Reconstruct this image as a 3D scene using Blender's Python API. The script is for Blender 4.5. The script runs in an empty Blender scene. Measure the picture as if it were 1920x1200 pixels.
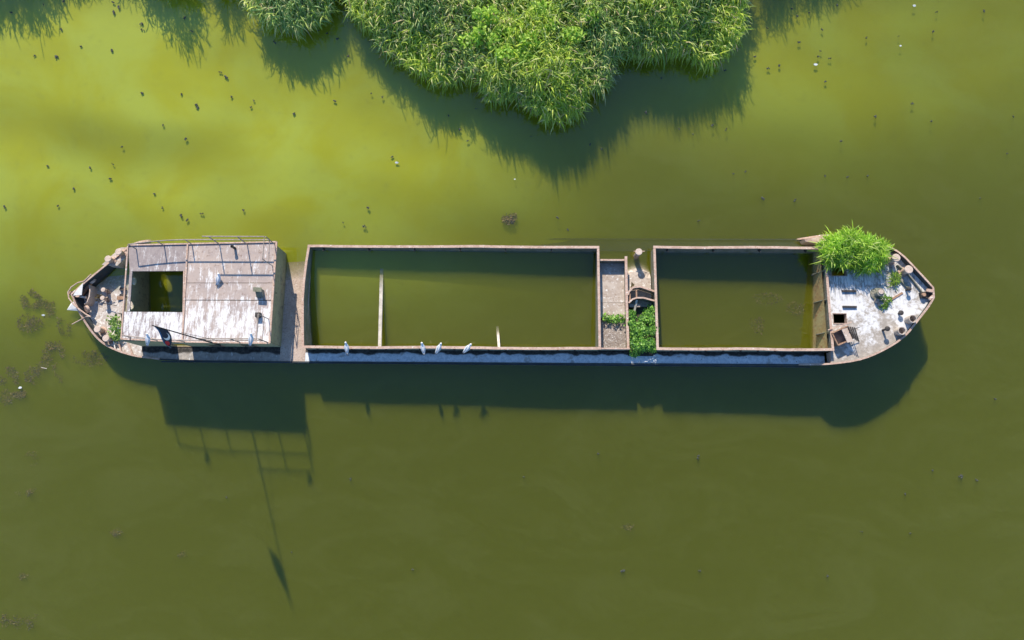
import bpy, math, random
import numpy as np
from mathutils import Vector, Matrix

random.seed(7)
rng = np.random.default_rng(11)
sc = bpy.context.scene
COL = sc.collection
R = math.radians

# ------------------------------------------------------------------ camera
CAM_H, FPX = 35.6, 1280.0                    # metres above the water, focal length in photo pixels
cam = bpy.data.cameras.new('camera')
cam.sensor_width = 36.0
cam.lens = FPX / 1920.0 * 36.0
cam.clip_start, cam.clip_end = 0.5, 3000.0
cam_o = bpy.data.objects.new('camera', cam)
cam_o.location = (0, 0, CAM_H)
COL.objects.link(cam_o)
sc.camera = cam_o

# ------------------------------------------------------------------ sky, sun, exposure
SUN_EL = R(27.2)
_s = Vector((-0.213, 1.0, 0)).normalized()
SUN = Vector((_s.x * math.cos(SUN_EL), _s.y * math.cos(SUN_EL), math.sin(SUN_EL)))
world = bpy.data.worlds.new('World')
sc.world = world
world.use_nodes = True
wn = world.node_tree
sky = wn.nodes.new('ShaderNodeTexSky')
sky.sky_type = 'NISHITA'
sky.sun_disc = False
sky.sun_elevation = SUN_EL
sky.air_density = 1.3
sky.dust_density = 0.2
sky.ozone_density = 7.0
sky.sun_rotation = math.atan2(SUN.x, SUN.y)
wn.nodes['Background'].inputs[1].default_value = 0.15
wn.links.new(sky.outputs[0], wn.nodes['Background'].inputs[0])
sun = bpy.data.lights.new('sun', 'SUN')
sun.energy = 5.0
sun.angle = R(0.8)
sun.color = (1.0, 0.90, 0.75)
sun_o = bpy.data.objects.new('sun', sun)
sun_o.rotation_euler = SUN.to_track_quat('Z', 'Y').to_euler()
COL.objects.link(sun_o)
sc.view_settings.view_transform = 'Standard'
sc.view_settings.look = 'None'
sc.view_settings.exposure = 0.38
sc.view_settings.gamma = 1.0
sc.render.engine = 'CYCLES'
sc.cycles.volume_bounces = 3
sc.cycles.max_bounces = 10
sc.cycles.transparent_max_bounces = 16
sc.cycles.use_denoising = True

# ------------------------------------------------------------------ barge frame: listing to the north, bow up a little
HEEL, TRIM, YAW = R(10.5), R(0.8), R(-0.25)
ORG = Vector((-415 / 36, 75 / 36, 0))        # where the aft deck meets the water
BR = Matrix.Rotation(YAW, 3, 'Z') @ Matrix.Rotation(-TRIM, 3, 'Y') @ Matrix.Rotation(-HEEL, 3, 'X')
BM = Matrix.Translation(ORG) @ BR.to_4x4()
BN = BR.col[2].copy()


def P(px, py, h=0.0):
    """photo pixel -> barge coordinates on the plane h metres above the deck"""
    d = Vector(((px - 960) / FPX, (600 - py) / FPX, -1.0))
    c = Vector((0, 0, CAM_H))
    t = ((ORG - c).dot(BN) + h) / d.dot(BN)
    return BR.transposed() @ (c + d * t - ORG)


def PW(px, py, z=0.0):
    """photo pixel -> world point at height z"""
    k = (CAM_H - z) / FPX
    return Vector(((px - 960) * k, (600 - py) * k, z))


def to_world(v):
    return BM @ Vector(v)


# ------------------------------------------------------------------ material helpers
class NT:
    def __init__(self, name):
        self.m = bpy.data.materials.new(name)
        self.m.use_nodes = True
        self.t = self.m.node_tree
        self.bsdf = self.t.nodes['Principled BSDF']
        tc = self.t.nodes.new('ShaderNodeTexCoord')
        self.obj = tc.outputs['Object']
        self.uv = tc.outputs['UV']

    def new(self, kind, **kw):
        n = self.t.nodes.new(kind)
        for k, v in kw.items():
            setattr(n, k, v)
        return n

    def put(self, sock, v):
        if isinstance(v, bpy.types.NodeSocket):
            self.t.links.new(v, sock)
        else:
            if isinstance(v, (tuple, list)) and len(v) == 3 and sock.type == 'RGBA':
                v = (*v, 1.0)
            sock.default_value = v

    def scaled(self, sx, sy, sz, loc=(0, 0, 0), rot=0.0):
        n = self.new('ShaderNodeMapping')
        self.put(n.inputs['Vector'], self.obj)
        n.inputs['Scale'].default_value = (sx, sy, sz)
        n.inputs['Location'].default_value = loc
        n.inputs['Rotation'].default_value = (0, 0, rot)
        return n.outputs[0]

    def noise(self, scale, detail=4, vec=None, rough=0.6, dist=0.0):
        n = self.new('ShaderNodeTexNoise')
        self.put(n.inputs['Vector'], vec if vec is not None else self.obj)
        n.inputs['Scale'].default_value = scale
        n.inputs['Detail'].default_value = detail
        n.inputs['Roughness'].default_value = rough
        n.inputs['Distortion'].default_value = dist
        return n.outputs[0]

    def step(self, v, lo, hi):
        n = self.new('ShaderNodeMapRange')
        n.interpolation_type = 'SMOOTHSTEP'
        self.put(n.inputs[0], v)
        n.inputs[1].default_value = lo
        n.inputs[2].default_value = hi
        return n.outputs[0]

    def math(self, op, a, b=0.0, clamp=False):
        n = self.new('ShaderNodeMath', operation=op, use_clamp=clamp)
        self.put(n.inputs[0], a)
        self.put(n.inputs[1], b)
        return n.outputs[0]

    def mix(self, f, a, b):
        n = self.new('ShaderNodeMix', data_type='RGBA')
        self.put(n.inputs[0], f)
        self.put(n.inputs[6], a)
        self.put(n.inputs[7], b)
        return n.outputs[2]

    def axis(self, i):
        n = self.new('ShaderNodeSeparateXYZ')
        self.put(n.inputs[0], self.obj)
        return n.outputs[i]

    def done(self, col, rough=0.85, bump=None, bd=0.02, spec=0.3, metal=0.0):
        b = self.bsdf
        self.put(b.inputs['Base Color'], col)
        self.put(b.inputs['Roughness'], rough)
        self.put(b.inputs['Specular IOR Level'], spec)
        self.put(b.inputs['Metallic'], metal)
        if bump is not None:
            n = self.new('ShaderNodeBump')
            n.inputs['Strength'].default_value = 0.6
            n.inputs['Distance'].default_value = bd
            self.put(n.inputs['Height'], bump)
            self.put(b.inputs['Normal'], n.outputs[0])
        return self.m


def rusty(name, a, b, c, scale=2.0, white=0.0, fleck=None):
    """weathered steel: two paint tones, rust, speckle and optional white bird lime"""
    k = NT(name)
    n1 = k.noise(scale, 6)
    n2 = k.noise(scale * 4.3, 5)
    n3 = k.noise(scale * 14, 3)
    col = k.mix(k.step(n1, 0.38, 0.62), a, b)
    col = k.mix(k.math('MULTIPLY', k.step(n2, 0.52, 0.68), 0.85), col, c)
    col = k.mix(k.math('MULTIPLY', k.step(n3, 0.62, 0.72), 0.6), col, fleck or (c[0] * .35, c[1] * .35, c[2] * .35))
    if white:
        w = k.noise(scale * 3.1, 6, k.scaled(1, 1, 1, (3, 7, 2)))
        col = k.mix(k.math('MULTIPLY', k.step(w, 0.66 - white * .2, 0.74 - white * .15), 0.85), col, (.78, .76, .73))
    return k.done(col, 0.9, n2, 0.03)


def roof_material():
    k = NT('lime_streaked_roof')
    n1 = k.noise(0.9, 6)
    n2 = k.noise(5.5, 5)
    base = k.mix(k.step(n1, .35, .65), (.46, .37, .32), (.38, .31, .285))
    base = k.mix(k.math('MULTIPLY', k.step(n2, .55, .7), .7), base, (.2, .13, .1))
    y, x = k.axis(1), k.axis(0)
    base = k.mix(k.math('MULTIPLY', k.step(x, -4.55, -4.65), .8), base, k.mix(k.step(n2, .35, .65), (.25, .21, .21), (.34, .29, .28)))
    st = k.noise(1.0, 8, k.scaled(13.0, 1.7, 1.0), 0.78, 0.25)
    st2 = k.noise(1.0, 6, k.scaled(4.2, 0.9, 1.0, (5, 2, 0)), 0.65, 0.2)
    blot = k.noise(2.2, 6, None, .7)
    south = k.step(y, -0.9, -2.4)
    mid = k.step(y, 1.2, -0.6)
    amt = k.math('ADD', k.math('MULTIPLY', south, .085), k.math('MULTIPLY', mid, .022))
    amt = k.math('ADD', amt, k.math('MULTIPLY', k.math('SUBTRACT', blot, .5), .25))
    v = k.math('ADD', k.math('MULTIPLY', k.math('ADD', st, k.math('MULTIPLY', st2, .8)), .5556), amt)
    fine = k.noise(14, 4, k.scaled(1.6, .6, 1), .7)
    v = k.math('ADD', v, k.math('MULTIPLY', k.math('SUBTRACT', fine, .5), .22))
    w = k.step(v, .53, .64)
    col = k.mix(k.math('MULTIPLY', w, .9), base, (.76, .745, .735))
    return k.done(col, .9, n2, .02)


def side_deck_material(name, w0, w1):
    k = NT(name)
    y = k.axis(1)
    wob = k.noise(1.5, 5)
    edge = k.math('ADD', y, k.math('MULTIPLY', k.math('SUBTRACT', wob, .5), .55))
    clean = k.step(edge, -3.80, -3.90)
    n2 = k.noise(6.0, 6, None, .7)
    n3 = k.noise(2.3, 5, k.scaled(1, 1, 1, (9, 3, 1)))
    wash = k.mix(k.step(n2, .35, .65), w0, w1)
    wash = k.mix(k.math('MULTIPLY', k.step(k.noise(1.0, 6, k.scaled(7, 2, 1), .75), .56, .64), .8), wash, (.8, .82, .84))
    wash = k.mix(k.math('MULTIPLY', k.step(n3, .56, .66), .6), wash, (.3, .26, .22))
    dirt = k.mix(k.step(n2, .4, .68), (.035, .033, .03), (.11, .1, .09))
    col = k.mix(clean, dirt, wash)
    col = k.mix(k.step(k.noise(9, 4), .66, .7), col, (.05, .045, .04))
    return k.done(col, .9, n2, .02)


def fore_deck_material():
    k = NT('lime_covered_fore_deck')
    x, y = k.axis(0), k.axis(1)
    n1, n2, n3 = k.noise(.8, 6), k.noise(4.5, 6, None, .7), k.noise(16, 4)
    base = k.mix(k.step(n2, .36, .66), (.33, .29, .25), (.47, .42, .37))
    lime = k.math('ADD', k.math('MULTIPLY', n1, .6), k.math('MULTIPLY', n2, .45))
    lime = k.math('ADD', lime, k.math('MULTIPLY', k.step(y, -3.4, -1.6), .1))
    col = k.mix(k.math('MULTIPLY', k.step(lime, .53, .66), .9), base, (.72, .72, .73))
    streak = k.noise(1.0, 6, k.scaled(13, 1.6, 1), .7, .3)
    bush_shade = k.math('MULTIPLY', k.step(y, -1.5, -.3), k.step(streak, .47, .6))
    col = k.mix(k.math('MULTIPLY', bush_shade, .7), col, (.12, .125, .13))  # dark streaks painted into the deck colour as shade of the bow bush
    col = k.mix(k.math('MULTIPLY', k.step(n3, .63, .72), .7), col, (.12, .09, .07))
    return k.done(col, .9, n2, .03)


def flat(name, col, rough=.8, var=.25, scale=8.0):
    k = NT(name)
    n = k.noise(scale, 5)
    d = tuple(c * (1 - var) for c in col)
    l = tuple(min(.9, c * (1 + var)) for c in col)
    return k.done(k.mix(k.step(n, .3, .7), d, l), rough, n, .01)


def leaf_material(name, trans=.35, rough=.5):
    k = NT(name)
    a = k.new('ShaderNodeVertexColor', layer_name='tint')
    k.done(a.outputs[0], rough, spec=.35)
    t = k.new('ShaderNodeBsdfTranslucent')
    g = k.new('ShaderNodeMix', data_type='RGBA', blend_type='MULTIPLY')
    g.inputs[0].default_value = 1.0
    k.put(g.inputs[6], a.outputs[0])
    g.inputs[7].default_value = (1.1, 1.25, .55, 1)
    k.put(t.inputs[0], g.outputs[2])
    mx = k.new('ShaderNodeMixShader')
    mx.inputs[0].default_value = trans
    k.put(mx.inputs[1], k.bsdf.outputs[0])
    k.put(mx.inputs[2], t.outputs[0])
    k.put(k.t.nodes['Material Output'].inputs[0], mx.outputs[0])
    return k.m


def water_material():
    k = NT('turbid_green_water')
    t = k.t
    t.nodes.remove(k.bsdf)
    out = t.nodes['Material Output']
    bump = k.new('ShaderNodeBump')
    bump.inputs['Strength'].default_value = .25
    bump.inputs['Distance'].default_value = .01
    k.put(bump.inputs['Height'], k.noise(2.2, 3))
    gl = k.new('ShaderNodeBsdfGlossy')
    gl.inputs['Roughness'].default_value = .06
    k.put(gl.inputs['Normal'], bump.outputs[0])
    tr = k.new('ShaderNodeBsdfTransparent')
    fr = k.new('ShaderNodeFresnel')
    fr.inputs[0].default_value = 1.72
    ge = k.new('ShaderNodeNewGeometry')
    f = k.math('SUBTRACT', fr.outputs[0], ge.outputs['Backfacing'], True)   # seen from below the sheet lets light through
    mx = k.new('ShaderNodeMixShader')
    k.put(mx.inputs[0], f)
    film = k.new('ShaderNodeBsdfDiffuse')
    film.inputs[0].default_value = (.36, .38, .12, 1)
    sw = k.noise(.16, 6, k.scaled(1, 1.9, 1, (4, 1, 0), .2), .62, 1.4)
    sp = k.noise(3.2, 5, k.scaled(1, 1.6, 1, (0, 0, 0), .3), .7, .4)
    amt = k.math('ADD', k.math('MULTIPLY', k.step(sw, .42, .70), .045), k.math('MULTIPLY', k.step(sp, .48, .78), .05))
    fm = k.new('ShaderNodeMixShader')
    k.put(fm.inputs[0], amt)
    k.put(fm.inputs[1], tr.outputs[0])
    k.put(fm.inputs[2], film.outputs[0])
    k.put(mx.inputs[1], fm.outputs[0])
    k.put(mx.inputs[2], gl.outputs[0])
    k.put(out.inputs['Surface'], mx.outputs[0])
    vs = k.new('ShaderNodeVolumeScatter')
    vs.inputs['Color'].default_value = WATER_ALB
    vs.inputs['Density'].default_value = WATER_D
    va = k.new('ShaderNodeVolumeAbsorption')
    va.inputs['Color'].default_value = WATER_ALB
    va.inputs['Density'].default_value = WATER_D
    ad = k.new('ShaderNodeAddShader')
    k.put(ad.inputs[0], vs.outputs[0])
    k.put(ad.inputs[1], va.outputs[0])
    k.put(out.inputs['Volume'], ad.outputs[0])
    return k.m


WATER_ALB = (.375, .395, .015, 1)
WATER_D = 2.7


def bed_material():
    k = NT('algae_covered_mud')
    n = k.noise(.22, 5, None, .55, .6)
    n2 = k.noise(1.6, 5)
    col = k.mix(k.step(n, .36, .64), (.48, .48, .015), (.50, .55, .06))
    col = k.mix(k.math('MULTIPLY', k.step(n2, .55, .75), .25), col, (.30, .32, .05))
    return k.done(col, 1.0, spec=0.0)


MAT = {
    'roof': roof_material(),
    'side_deck': side_deck_material('lime_washed_side_deck', (.52, .57, .62), (.78, .81, .84)),
    'house_deck': side_deck_material('grey_brown_side_deck', (.30, .28, .26), (.44, .40, .36)),
    'stern_deck': rusty('limed_stern_deck', (.55, .50, .46), (.46, .39, .34), (.33, .25, .2), 2.0, .8),
    'fore_deck': fore_deck_material(),
    'deck': rusty('pale_weathered_deck', (.52, .45, .39), (.43, .355, .30), (.32, .24, .19), 2.2, .5),
    'gapdeck': rusty('pinkish_deck_steel', (.54, .435, .365), (.46, .36, .30), (.28, .2, .16), 2.6, .15),
    'rim': rusty('rusty_rim_steel', (.58, .42, .335), (.48, .33, .255), (.32, .19, .13), 3.0, .3),
    'rust': rusty('brown_rust_steel', (.42, .26, .17), (.33, .2, .13), (.2, .1, .06), 3.0),
    'inner': rusty('dark_algae_steel', (.25, .24, .20), (.18, .19, .13), (.12, .095, .075), 2.4),
    'ochre': rusty('ochre_rust_plate', (.40, .33, .16), (.36, .25, .11), (.27, .12, .06), 1.6),
    'housewall': rusty('olive_stained_wall', (.36, .33, .19), (.29, .28, .17), (.19, .17, .12), 1.3),
    'hull': rusty('dark_blue_hull_paint', (.06, .075, .085), (.045, .055, .06), (.09, .06, .045), 1.8),
    'dark': flat('dark_iron', (.055, .048, .045), .7),
    'rail': flat('grey_railing_steel', (.33, .27, .23), .6),
    'pole': flat('black_pole_steel', (.04, .038, .04), .5),
    'white': flat('white_chipped_paint', (.72, .70, .67), .7, .12),
    'bollard': rusty('pink_bollard_cap', (.64, .51, .43), (.56, .44, .36), (.42, .28, .2), 5.0, .2),
    'wood': flat('bleached_timber', (.56, .5, .42), .9, .2, 5),
    'soil': rusty('dry_litter_soil', (.34, .29, .25), (.26, .21, .18), (.1, .08, .07), 5.0, .5),
    'soil_dark': rusty('dark_shrub_gap_soil', (.07, .06, .045), (.05, .045, .03), (.12, .1, .07), 6.0),
    'gull_white': flat('white_feathers', (.78, .79, .82), .8, .06),
    'gull_grey': flat('grey_wing_feathers', (.50, .54, .60), .8, .1),
    'gull_dark': flat('black_wing_tip', (.04, .04, .045), .8),
    'beak': flat('yellow_beak', (.6, .4, .06), .5),
    'reed': leaf_material('reed_leaf', .35),
    'bush': leaf_material('bush_leaf', .4),
    'weed': flat('brown_pond_weed', (.17, .115, .045), .9, .4, 6),
    'clump': flat('dark_floating_algae', (.075, .08, .06), .8, .5, 20),
    'litter': flat('pale_litter', (.7, .72, .7), .7, .1),
    'water': water_material(),
    'bed': bed_material(),
}


# ------------------------------------------------------------------ mesh helpers
class MB:
    def __init__(self):
        self.v, self.f = [], []

    def add(self, vs, fs):
        o = len(self.v)
        self.v += [tuple(x) for x in vs]
        self.f += [tuple(i + o for i in f) for f in fs]
        return self

    def prism(self, pts, z0, z1):
        """upright prism over a polygon; z0, z1 numbers or per-vertex lists"""
        n = len(pts)
        z0 = [z0] * n if not isinstance(z0, (list, tuple)) else z0
        z1 = [z1] * n if not isinstance(z1, (list, tuple)) else z1
        a = sum(pts[i][0] * pts[(i + 1) % n][1] - pts[(i + 1) % n][0] * pts[i][1] for i in range(n))
        idx = list(range(n)) if a > 0 else list(range(n))[::-1]
        vs = [(pts[i][0], pts[i][1], z0[i]) for i in idx] + [(pts[i][0], pts[i][1], z1[i]) for i in idx]
        fs = [tuple(range(n))[::-1], tuple(range(n, 2 * n))]
        fs += [(i, (i + 1) % n, n + (i + 1) % n, n + i) for i in range(n)]
        return self.add(vs, fs)

    def box(self, x0, x1, y0, y1, z0, z1):
        return self.prism([(x0, y0), (x1, y0), (x1, y1), (x0, y1)], z0, z1)

    def bar(self, a, b, w, h=None):
        """rectangular bar from a to b, w wide, h thick"""
        a, b = Vector(a), Vector(b)
        h = h or w
        d = (b - a).normalized()
        up = Vector((0, 0, 1)) if abs(d.z) < .95 else Vector((1, 0, 0))
        s = d.cross(up).normalized() * w / 2
        u = s.cross(d).normalized() * h / 2
        vs = [p + q for p in (a, b) for q in (-s - u, s - u, s + u, -s + u)]
        return self.add(vs, [(3, 2, 1, 0), (4, 5, 6, 7), (0, 1, 5, 4), (1, 2, 6, 5), (2, 3, 7, 6), (3, 0, 4, 7)])

    def tube(self, pts, r, n=6):
        pts = [Vector(p) for p in pts]
        rings = []
        for i, p in enumerate(pts):
            d = (pts[min(i + 1, len(pts) - 1)] - pts[max(i - 1, 0)]).normalized()
            up = Vector((0, 0, 1)) if abs(d.z) < .9 else Vector((1, 0, 0))
            s = d.cross(up).normalized()
            u = s.cross(d)
            rr = r[i] if isinstance(r, (list, tuple)) else r
            rings.append([p + (s * math.cos(t) + u * math.sin(t)) * rr for t in [2 * math.pi * k / n for k in range(n)]])
        vs = [q for ring in rings for q in ring]
        fs = []
        for i in range(len(pts) - 1):
            for k in range(n):
                fs.append((i * n + k, i * n + (k + 1) % n, (i + 1) * n + (k + 1) % n, (i + 1) * n + k))
        fs += [tuple(range(n))[::-1], tuple(range((len(pts) - 1) * n, len(pts) * n))]
        return self.add(vs, fs)

    def lathe(self, prof, c=(0, 0, 0), n=16, cap=True):
        vs = [(c[0] + r * math.cos(2 * math.pi * k / n), c[1] + r * math.sin(2 * math.pi * k / n), c[2] + z)
              for r, z in prof for k in range(n)]
        fs = [(i * n + k, i * n + (k + 1) % n, (i + 1) * n + (k + 1) % n, (i + 1) * n + k)
              for i in range(len(prof) - 1) for k in range(n)]
        if cap:
            fs += [tuple(range(n))[::-1], tuple(range((len(prof) - 1) * n, len(prof) * n))]
        return self.add(vs, fs)

    def strip_wall(self, path, z0, z1, t):
        """upright wall of thickness t along a polyline, z0 and z1 numbers or lists"""
        n = len(path)
        z0 = [z0] * n if not isinstance(z0, (list, tuple)) else z0
        z1 = [z1] * n if not isinstance(z1, (list, tuple)) else z1
        pts = [Vector((p[0], p[1])) for p in path]
        vs = []
        for i, p in enumerate(pts):
            d = (pts[min(i + 1, n - 1)] - pts[max(i - 1, 0)]).normalized()
            s = Vector((-d.y, d.x)) * t / 2
            vs += [(p.x - s.x, p.y - s.y, z0[i]), (p.x + s.x, p.y + s.y, z0[i]),
                   (p.x + s.x, p.y + s.y, z1[i]), (p.x - s.x, p.y - s.y, z1[i])]
        fs = [(0, 3, 2, 1), tuple(4 * (n - 1) + k for k in range(4))]
        for i in range(n - 1):
            a, b = 4 * i, 4 * (i + 1)
            fs += [(a, a + 1, b + 1, b)[::-1], (a + 1, a + 2, b + 2, b + 1)[::-1],
                   (a + 2, a + 3, b + 3, b + 2)[::-1], (a + 3, a, b, b + 3)[::-1]]
        return self.add(vs, fs)

    def build(self, name, mat, parent=None, smooth=False, loc=None):
        me = bpy.data.meshes.new(name)
        me.from_pydata(self.v, [], self.f)
        me.materials.append(MAT[mat] if isinstance(mat, str) else mat)
        if smooth:
            for p in me.polygons:
                p.use_smooth = True
        o = bpy.data.objects.new(name, me)
        COL.objects.link(o)
        if parent:
            o.parent = parent
        if loc is not None:
            o.location = loc
        return o


def holed_wall(mb, a, b, z0, z1, t, holes):
    """upright wall from a to b (x,y) with holes [(u, v, w, h, round)] measured along the wall from a; openings go right through"""
    a, b = Vector((a[0], a[1])), Vector((b[0], b[1]))
    L = (b - a).length
    d = (b - a) / L
    s = Vector((-d.y, d.x)) * t / 2

    def p3(u, v, side):
        q = a + d * u + s * side
        return (q.x, q.y, v)

    def panel(u0, u1, v0, v1):
        if u1 - u0 < .01 or v1 - v0 < .01:
            return
        q = [p3(u, v, sd) for sd in (-1, 1) for u, v in ((u0, v0), (u1, v0), (u1, v1), (u0, v1))]
        mb.add(q, [(3, 2, 1, 0), (4, 5, 6, 7), (0, 1, 5, 4), (1, 2, 6, 5), (2, 3, 7, 6), (3, 0, 4, 7)])
    u = 0.0
    for (hu, hv, hw, hh, rnd) in sorted(holes):
        u0, u1, v0, v1 = hu - hw / 2, hu + hw / 2, hv - hh / 2, hv + hh / 2
        panel(u, u0, z0, z1)
        panel(u0, u1, z0, v0)
        panel(u0, u1, v1, z1)
        if rnd:
            n = 16
            vs = []
            for sd in (-1, 1):
                for k in range(n):
                    an = 2 * math.pi * (k + .5) / n
                    c, si = math.cos(an), math.sin(an)
                    m = max(abs(c), abs(si))
                    vs.append(p3(hu + c * hw / 2 * .92, hv + si * hh / 2 * .92, sd))
                    vs.append(p3(hu + c / m * hw / 2, hv + si / m * hh / 2, sd))
            fs = []
            for k in range(n):
                j = (k + 1) % n
                fs.append((2 * k, 2 * k + 1, 2 * j + 1, 2 * j))
                fs.append((2 * n + 2 * j, 2 * n + 2 * j + 1, 2 * n + 2 * k + 1, 2 * n + 2 * k))
                fs.append((2 * k, 2 * j, 2 * n + 2 * j, 2 * n + 2 * k))
            mb.add(vs, fs)
        u = u1
    panel(u, L, z0, z1)
    return mb


def tag(o, label=None, cat=None, group=None, kind=None):
    for k, v in (('label', label), ('category', cat), ('group', group), ('kind', kind)):
        if v:
            o[k] = v
    return o


def empty(name, loc, rot=None):
    o = bpy.data.objects.new(name, None)
    o.location = loc
    if rot is not None:
        o.rotation_euler = rot
    o.empty_display_size = .2
    COL.objects.link(o)
    return o


# ================================================================== SETTING: water body and bed
wb = MB()
wb.box(-160, 160, -160, 160, -4.0, 0.0)
tag(wb.build('water', 'water'), kind='structure')


def gauss(x, y, cx, cy, sx, sy):
    return np.exp(-((x - cx) / sx) ** 2 - ((y - cy) / sy) ** 2)


def vnoise(x, y, seed, s):
    """smooth value noise"""
    g = np.random.default_rng(seed).random((64, 64))
    u, v = x / s + 100, y / s + 100
    i, j = np.floor(u).astype(int), np.floor(v).astype(int)
    a, b = u - i, v - j
    a, b = a * a * (3 - 2 * a), b * b * (3 - 2 * b)
    f = lambda p, q: g[p % 64, q % 64]
    return (f(i, j) * (1 - a) + f(i + 1, j) * a) * (1 - b) + (f(i, j + 1) * (1 - a) + f(i + 1, j + 1) * a) * b


# reed outlines in photo pixels (seen at about 0.9 m above the water), continued beyond the top of the frame
REED_MAIN = [(622, -150), (640, 8), (672, 36), (702, 62), (708, 98), (752, 98), (800, 142), (870, 158), (940, 182), (985, 205),
             (1010, 220), (1050, 214), (1090, 193), (1130, 160), (1158, 122), (1182, 100), (1230, 108), (1290, 116),
             (1340, 114), (1388, 92), (1402, 55), (1400, 0), (1425, -60), (1380, -150)]
REED_LEFT = [(465, -120), (462, 5), (474, 32), (490, 52), (522, 66), (556, 60), (588, 44), (612, 22), (632, 12), (640, -120)]
REED_TUFT = [(365, -130), (378, -2), (400, 10), (428, 8), (438, -130)]
REED_FAR = [(-260, -260), (-260, -40), (40, -44), (90, -92), (160, -110), (225, -80), (262, -26), (340, -8), (372, -6), (372, -260)]
REED_EAST = [(1380, -260), (1405, -60), (1470, -48), (1560, -84), (1640, -110), (1700, -260)]


def world_poly(pts, z=.9):
    return np.array([[PW(x, y, z).x, PW(x, y, z).y] for x, y in pts])


def inside(poly, x, y):
    n = len(poly)
    r = np.zeros(x.shape, bool)
    for i in range(n):
        x0, y0 = poly[i]
        x1, y1 = poly[(i + 1) % n]
        c = ((y0 > y) != (y1 > y)) & (x < (x1 - x0) * (y - y0) / (y1 - y0 + 1e-12) + x0)
        r ^= c
    return r


def edge_dist(poly, x, y):
    """distance to the outline and direction away from the nearest point of it"""
    best = np.full(x.shape, 1e9)
    nx, ny = np.zeros(x.shape), np.zeros(x.shape)
    n = len(poly)
    for i in range(n):
        a, b = poly[i], poly[(i + 1) % n]
        d = b - a
        t = np.clip(((x - a[0]) * d[0] + (y - a[1]) * d[1]) / (d @ d), 0, 1)
        qx, qy = a[0] + d[0] * t, a[1] + d[1] * t
        e = np.hypot(x - qx, y - qy)
        m = e < best
        best[m] = e[m]
        nx[m], ny[m] = (qx - x)[m], (qy - y)[m]
    l = np.hypot(nx, ny) + 1e-9
    return best, nx / l, ny / l


POLYS = [world_poly(p) for p in (REED_MAIN, REED_LEFT, REED_TUFT, REED_FAR, REED_EAST)]


def bed_height(x, y):
    # share of the bed's light that still comes up through the turbid water
    f = (.66 * gauss(x, y, -24, 10, 13, 7) + .50 * gauss(x, y, -9, 8.4, 9, 4.8) + .28 * gauss(x, y, -22, 14.6, 12, 2.6)
         + .16 * gauss(x, y, -27, 4, 8, 3.5) + .28 * gauss(x, y, 14, 12.6, 7, 3.8) + .2 * gauss(x, y, 24, 15, 9, 5))
    band = np.exp(-(((y - 10.8) + .24 * (x + 26.7)) / 1.7) ** 2) * gauss(x, y, -21, 9, 12, 9)
    f = (f - .34 * band) * (.80 + .40 * vnoise(x + .25 * y, y * 2.2, 3, 5.0)) * (.85 + .3 * vnoise(x, y * 1.6, 5, 2.5))
    f = np.clip(f, 1e-4, .66)
    z = -np.clip(-np.log(f) / 8.6, .03, 1.3)
    for p in POLYS:
        d, _, _ = edge_dist(p, x, y)
        ins = inside(p, x, y)
        z = np.where(ins, np.maximum(z, np.clip(-.5 + d * .7, -.5, .12)), z)
    return np.minimum(z, .15)


gx = np.concatenate([[-158, -120, -80, -55], np.linspace(-40, 40, 161), [55, 80, 120, 158]])
gy = np.concatenate([[-158, -110, -70, -45], np.linspace(-30, 30, 121), [45, 70, 110, 158]])
GX, GY = np.meshgrid(gx, gy)
GZ = bed_height(GX.ravel(), GY.ravel())
GZ = np.where((np.abs(GX.ravel()) > 41) | (np.abs(GY.ravel()) > 31), -1.3, GZ)
mbed = MB()
mbed.v = list(zip(GX.ravel().tolist(), GY.ravel().tolist(), GZ.tolist()))
W_ = len(gx)
# the bed is left away under the barge, whose own bottom lies deeper
for j in range(len(gy) - 1):
    for i in range(W_ - 1):
        mbed.f.append((j * W_ + i, j * W_ + i + 1, (j + 1) * W_ + i + 1, (j + 1) * W_ + i))
tag(mbed.build('pond_bed', 'bed', smooth=True), kind='structure')


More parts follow.
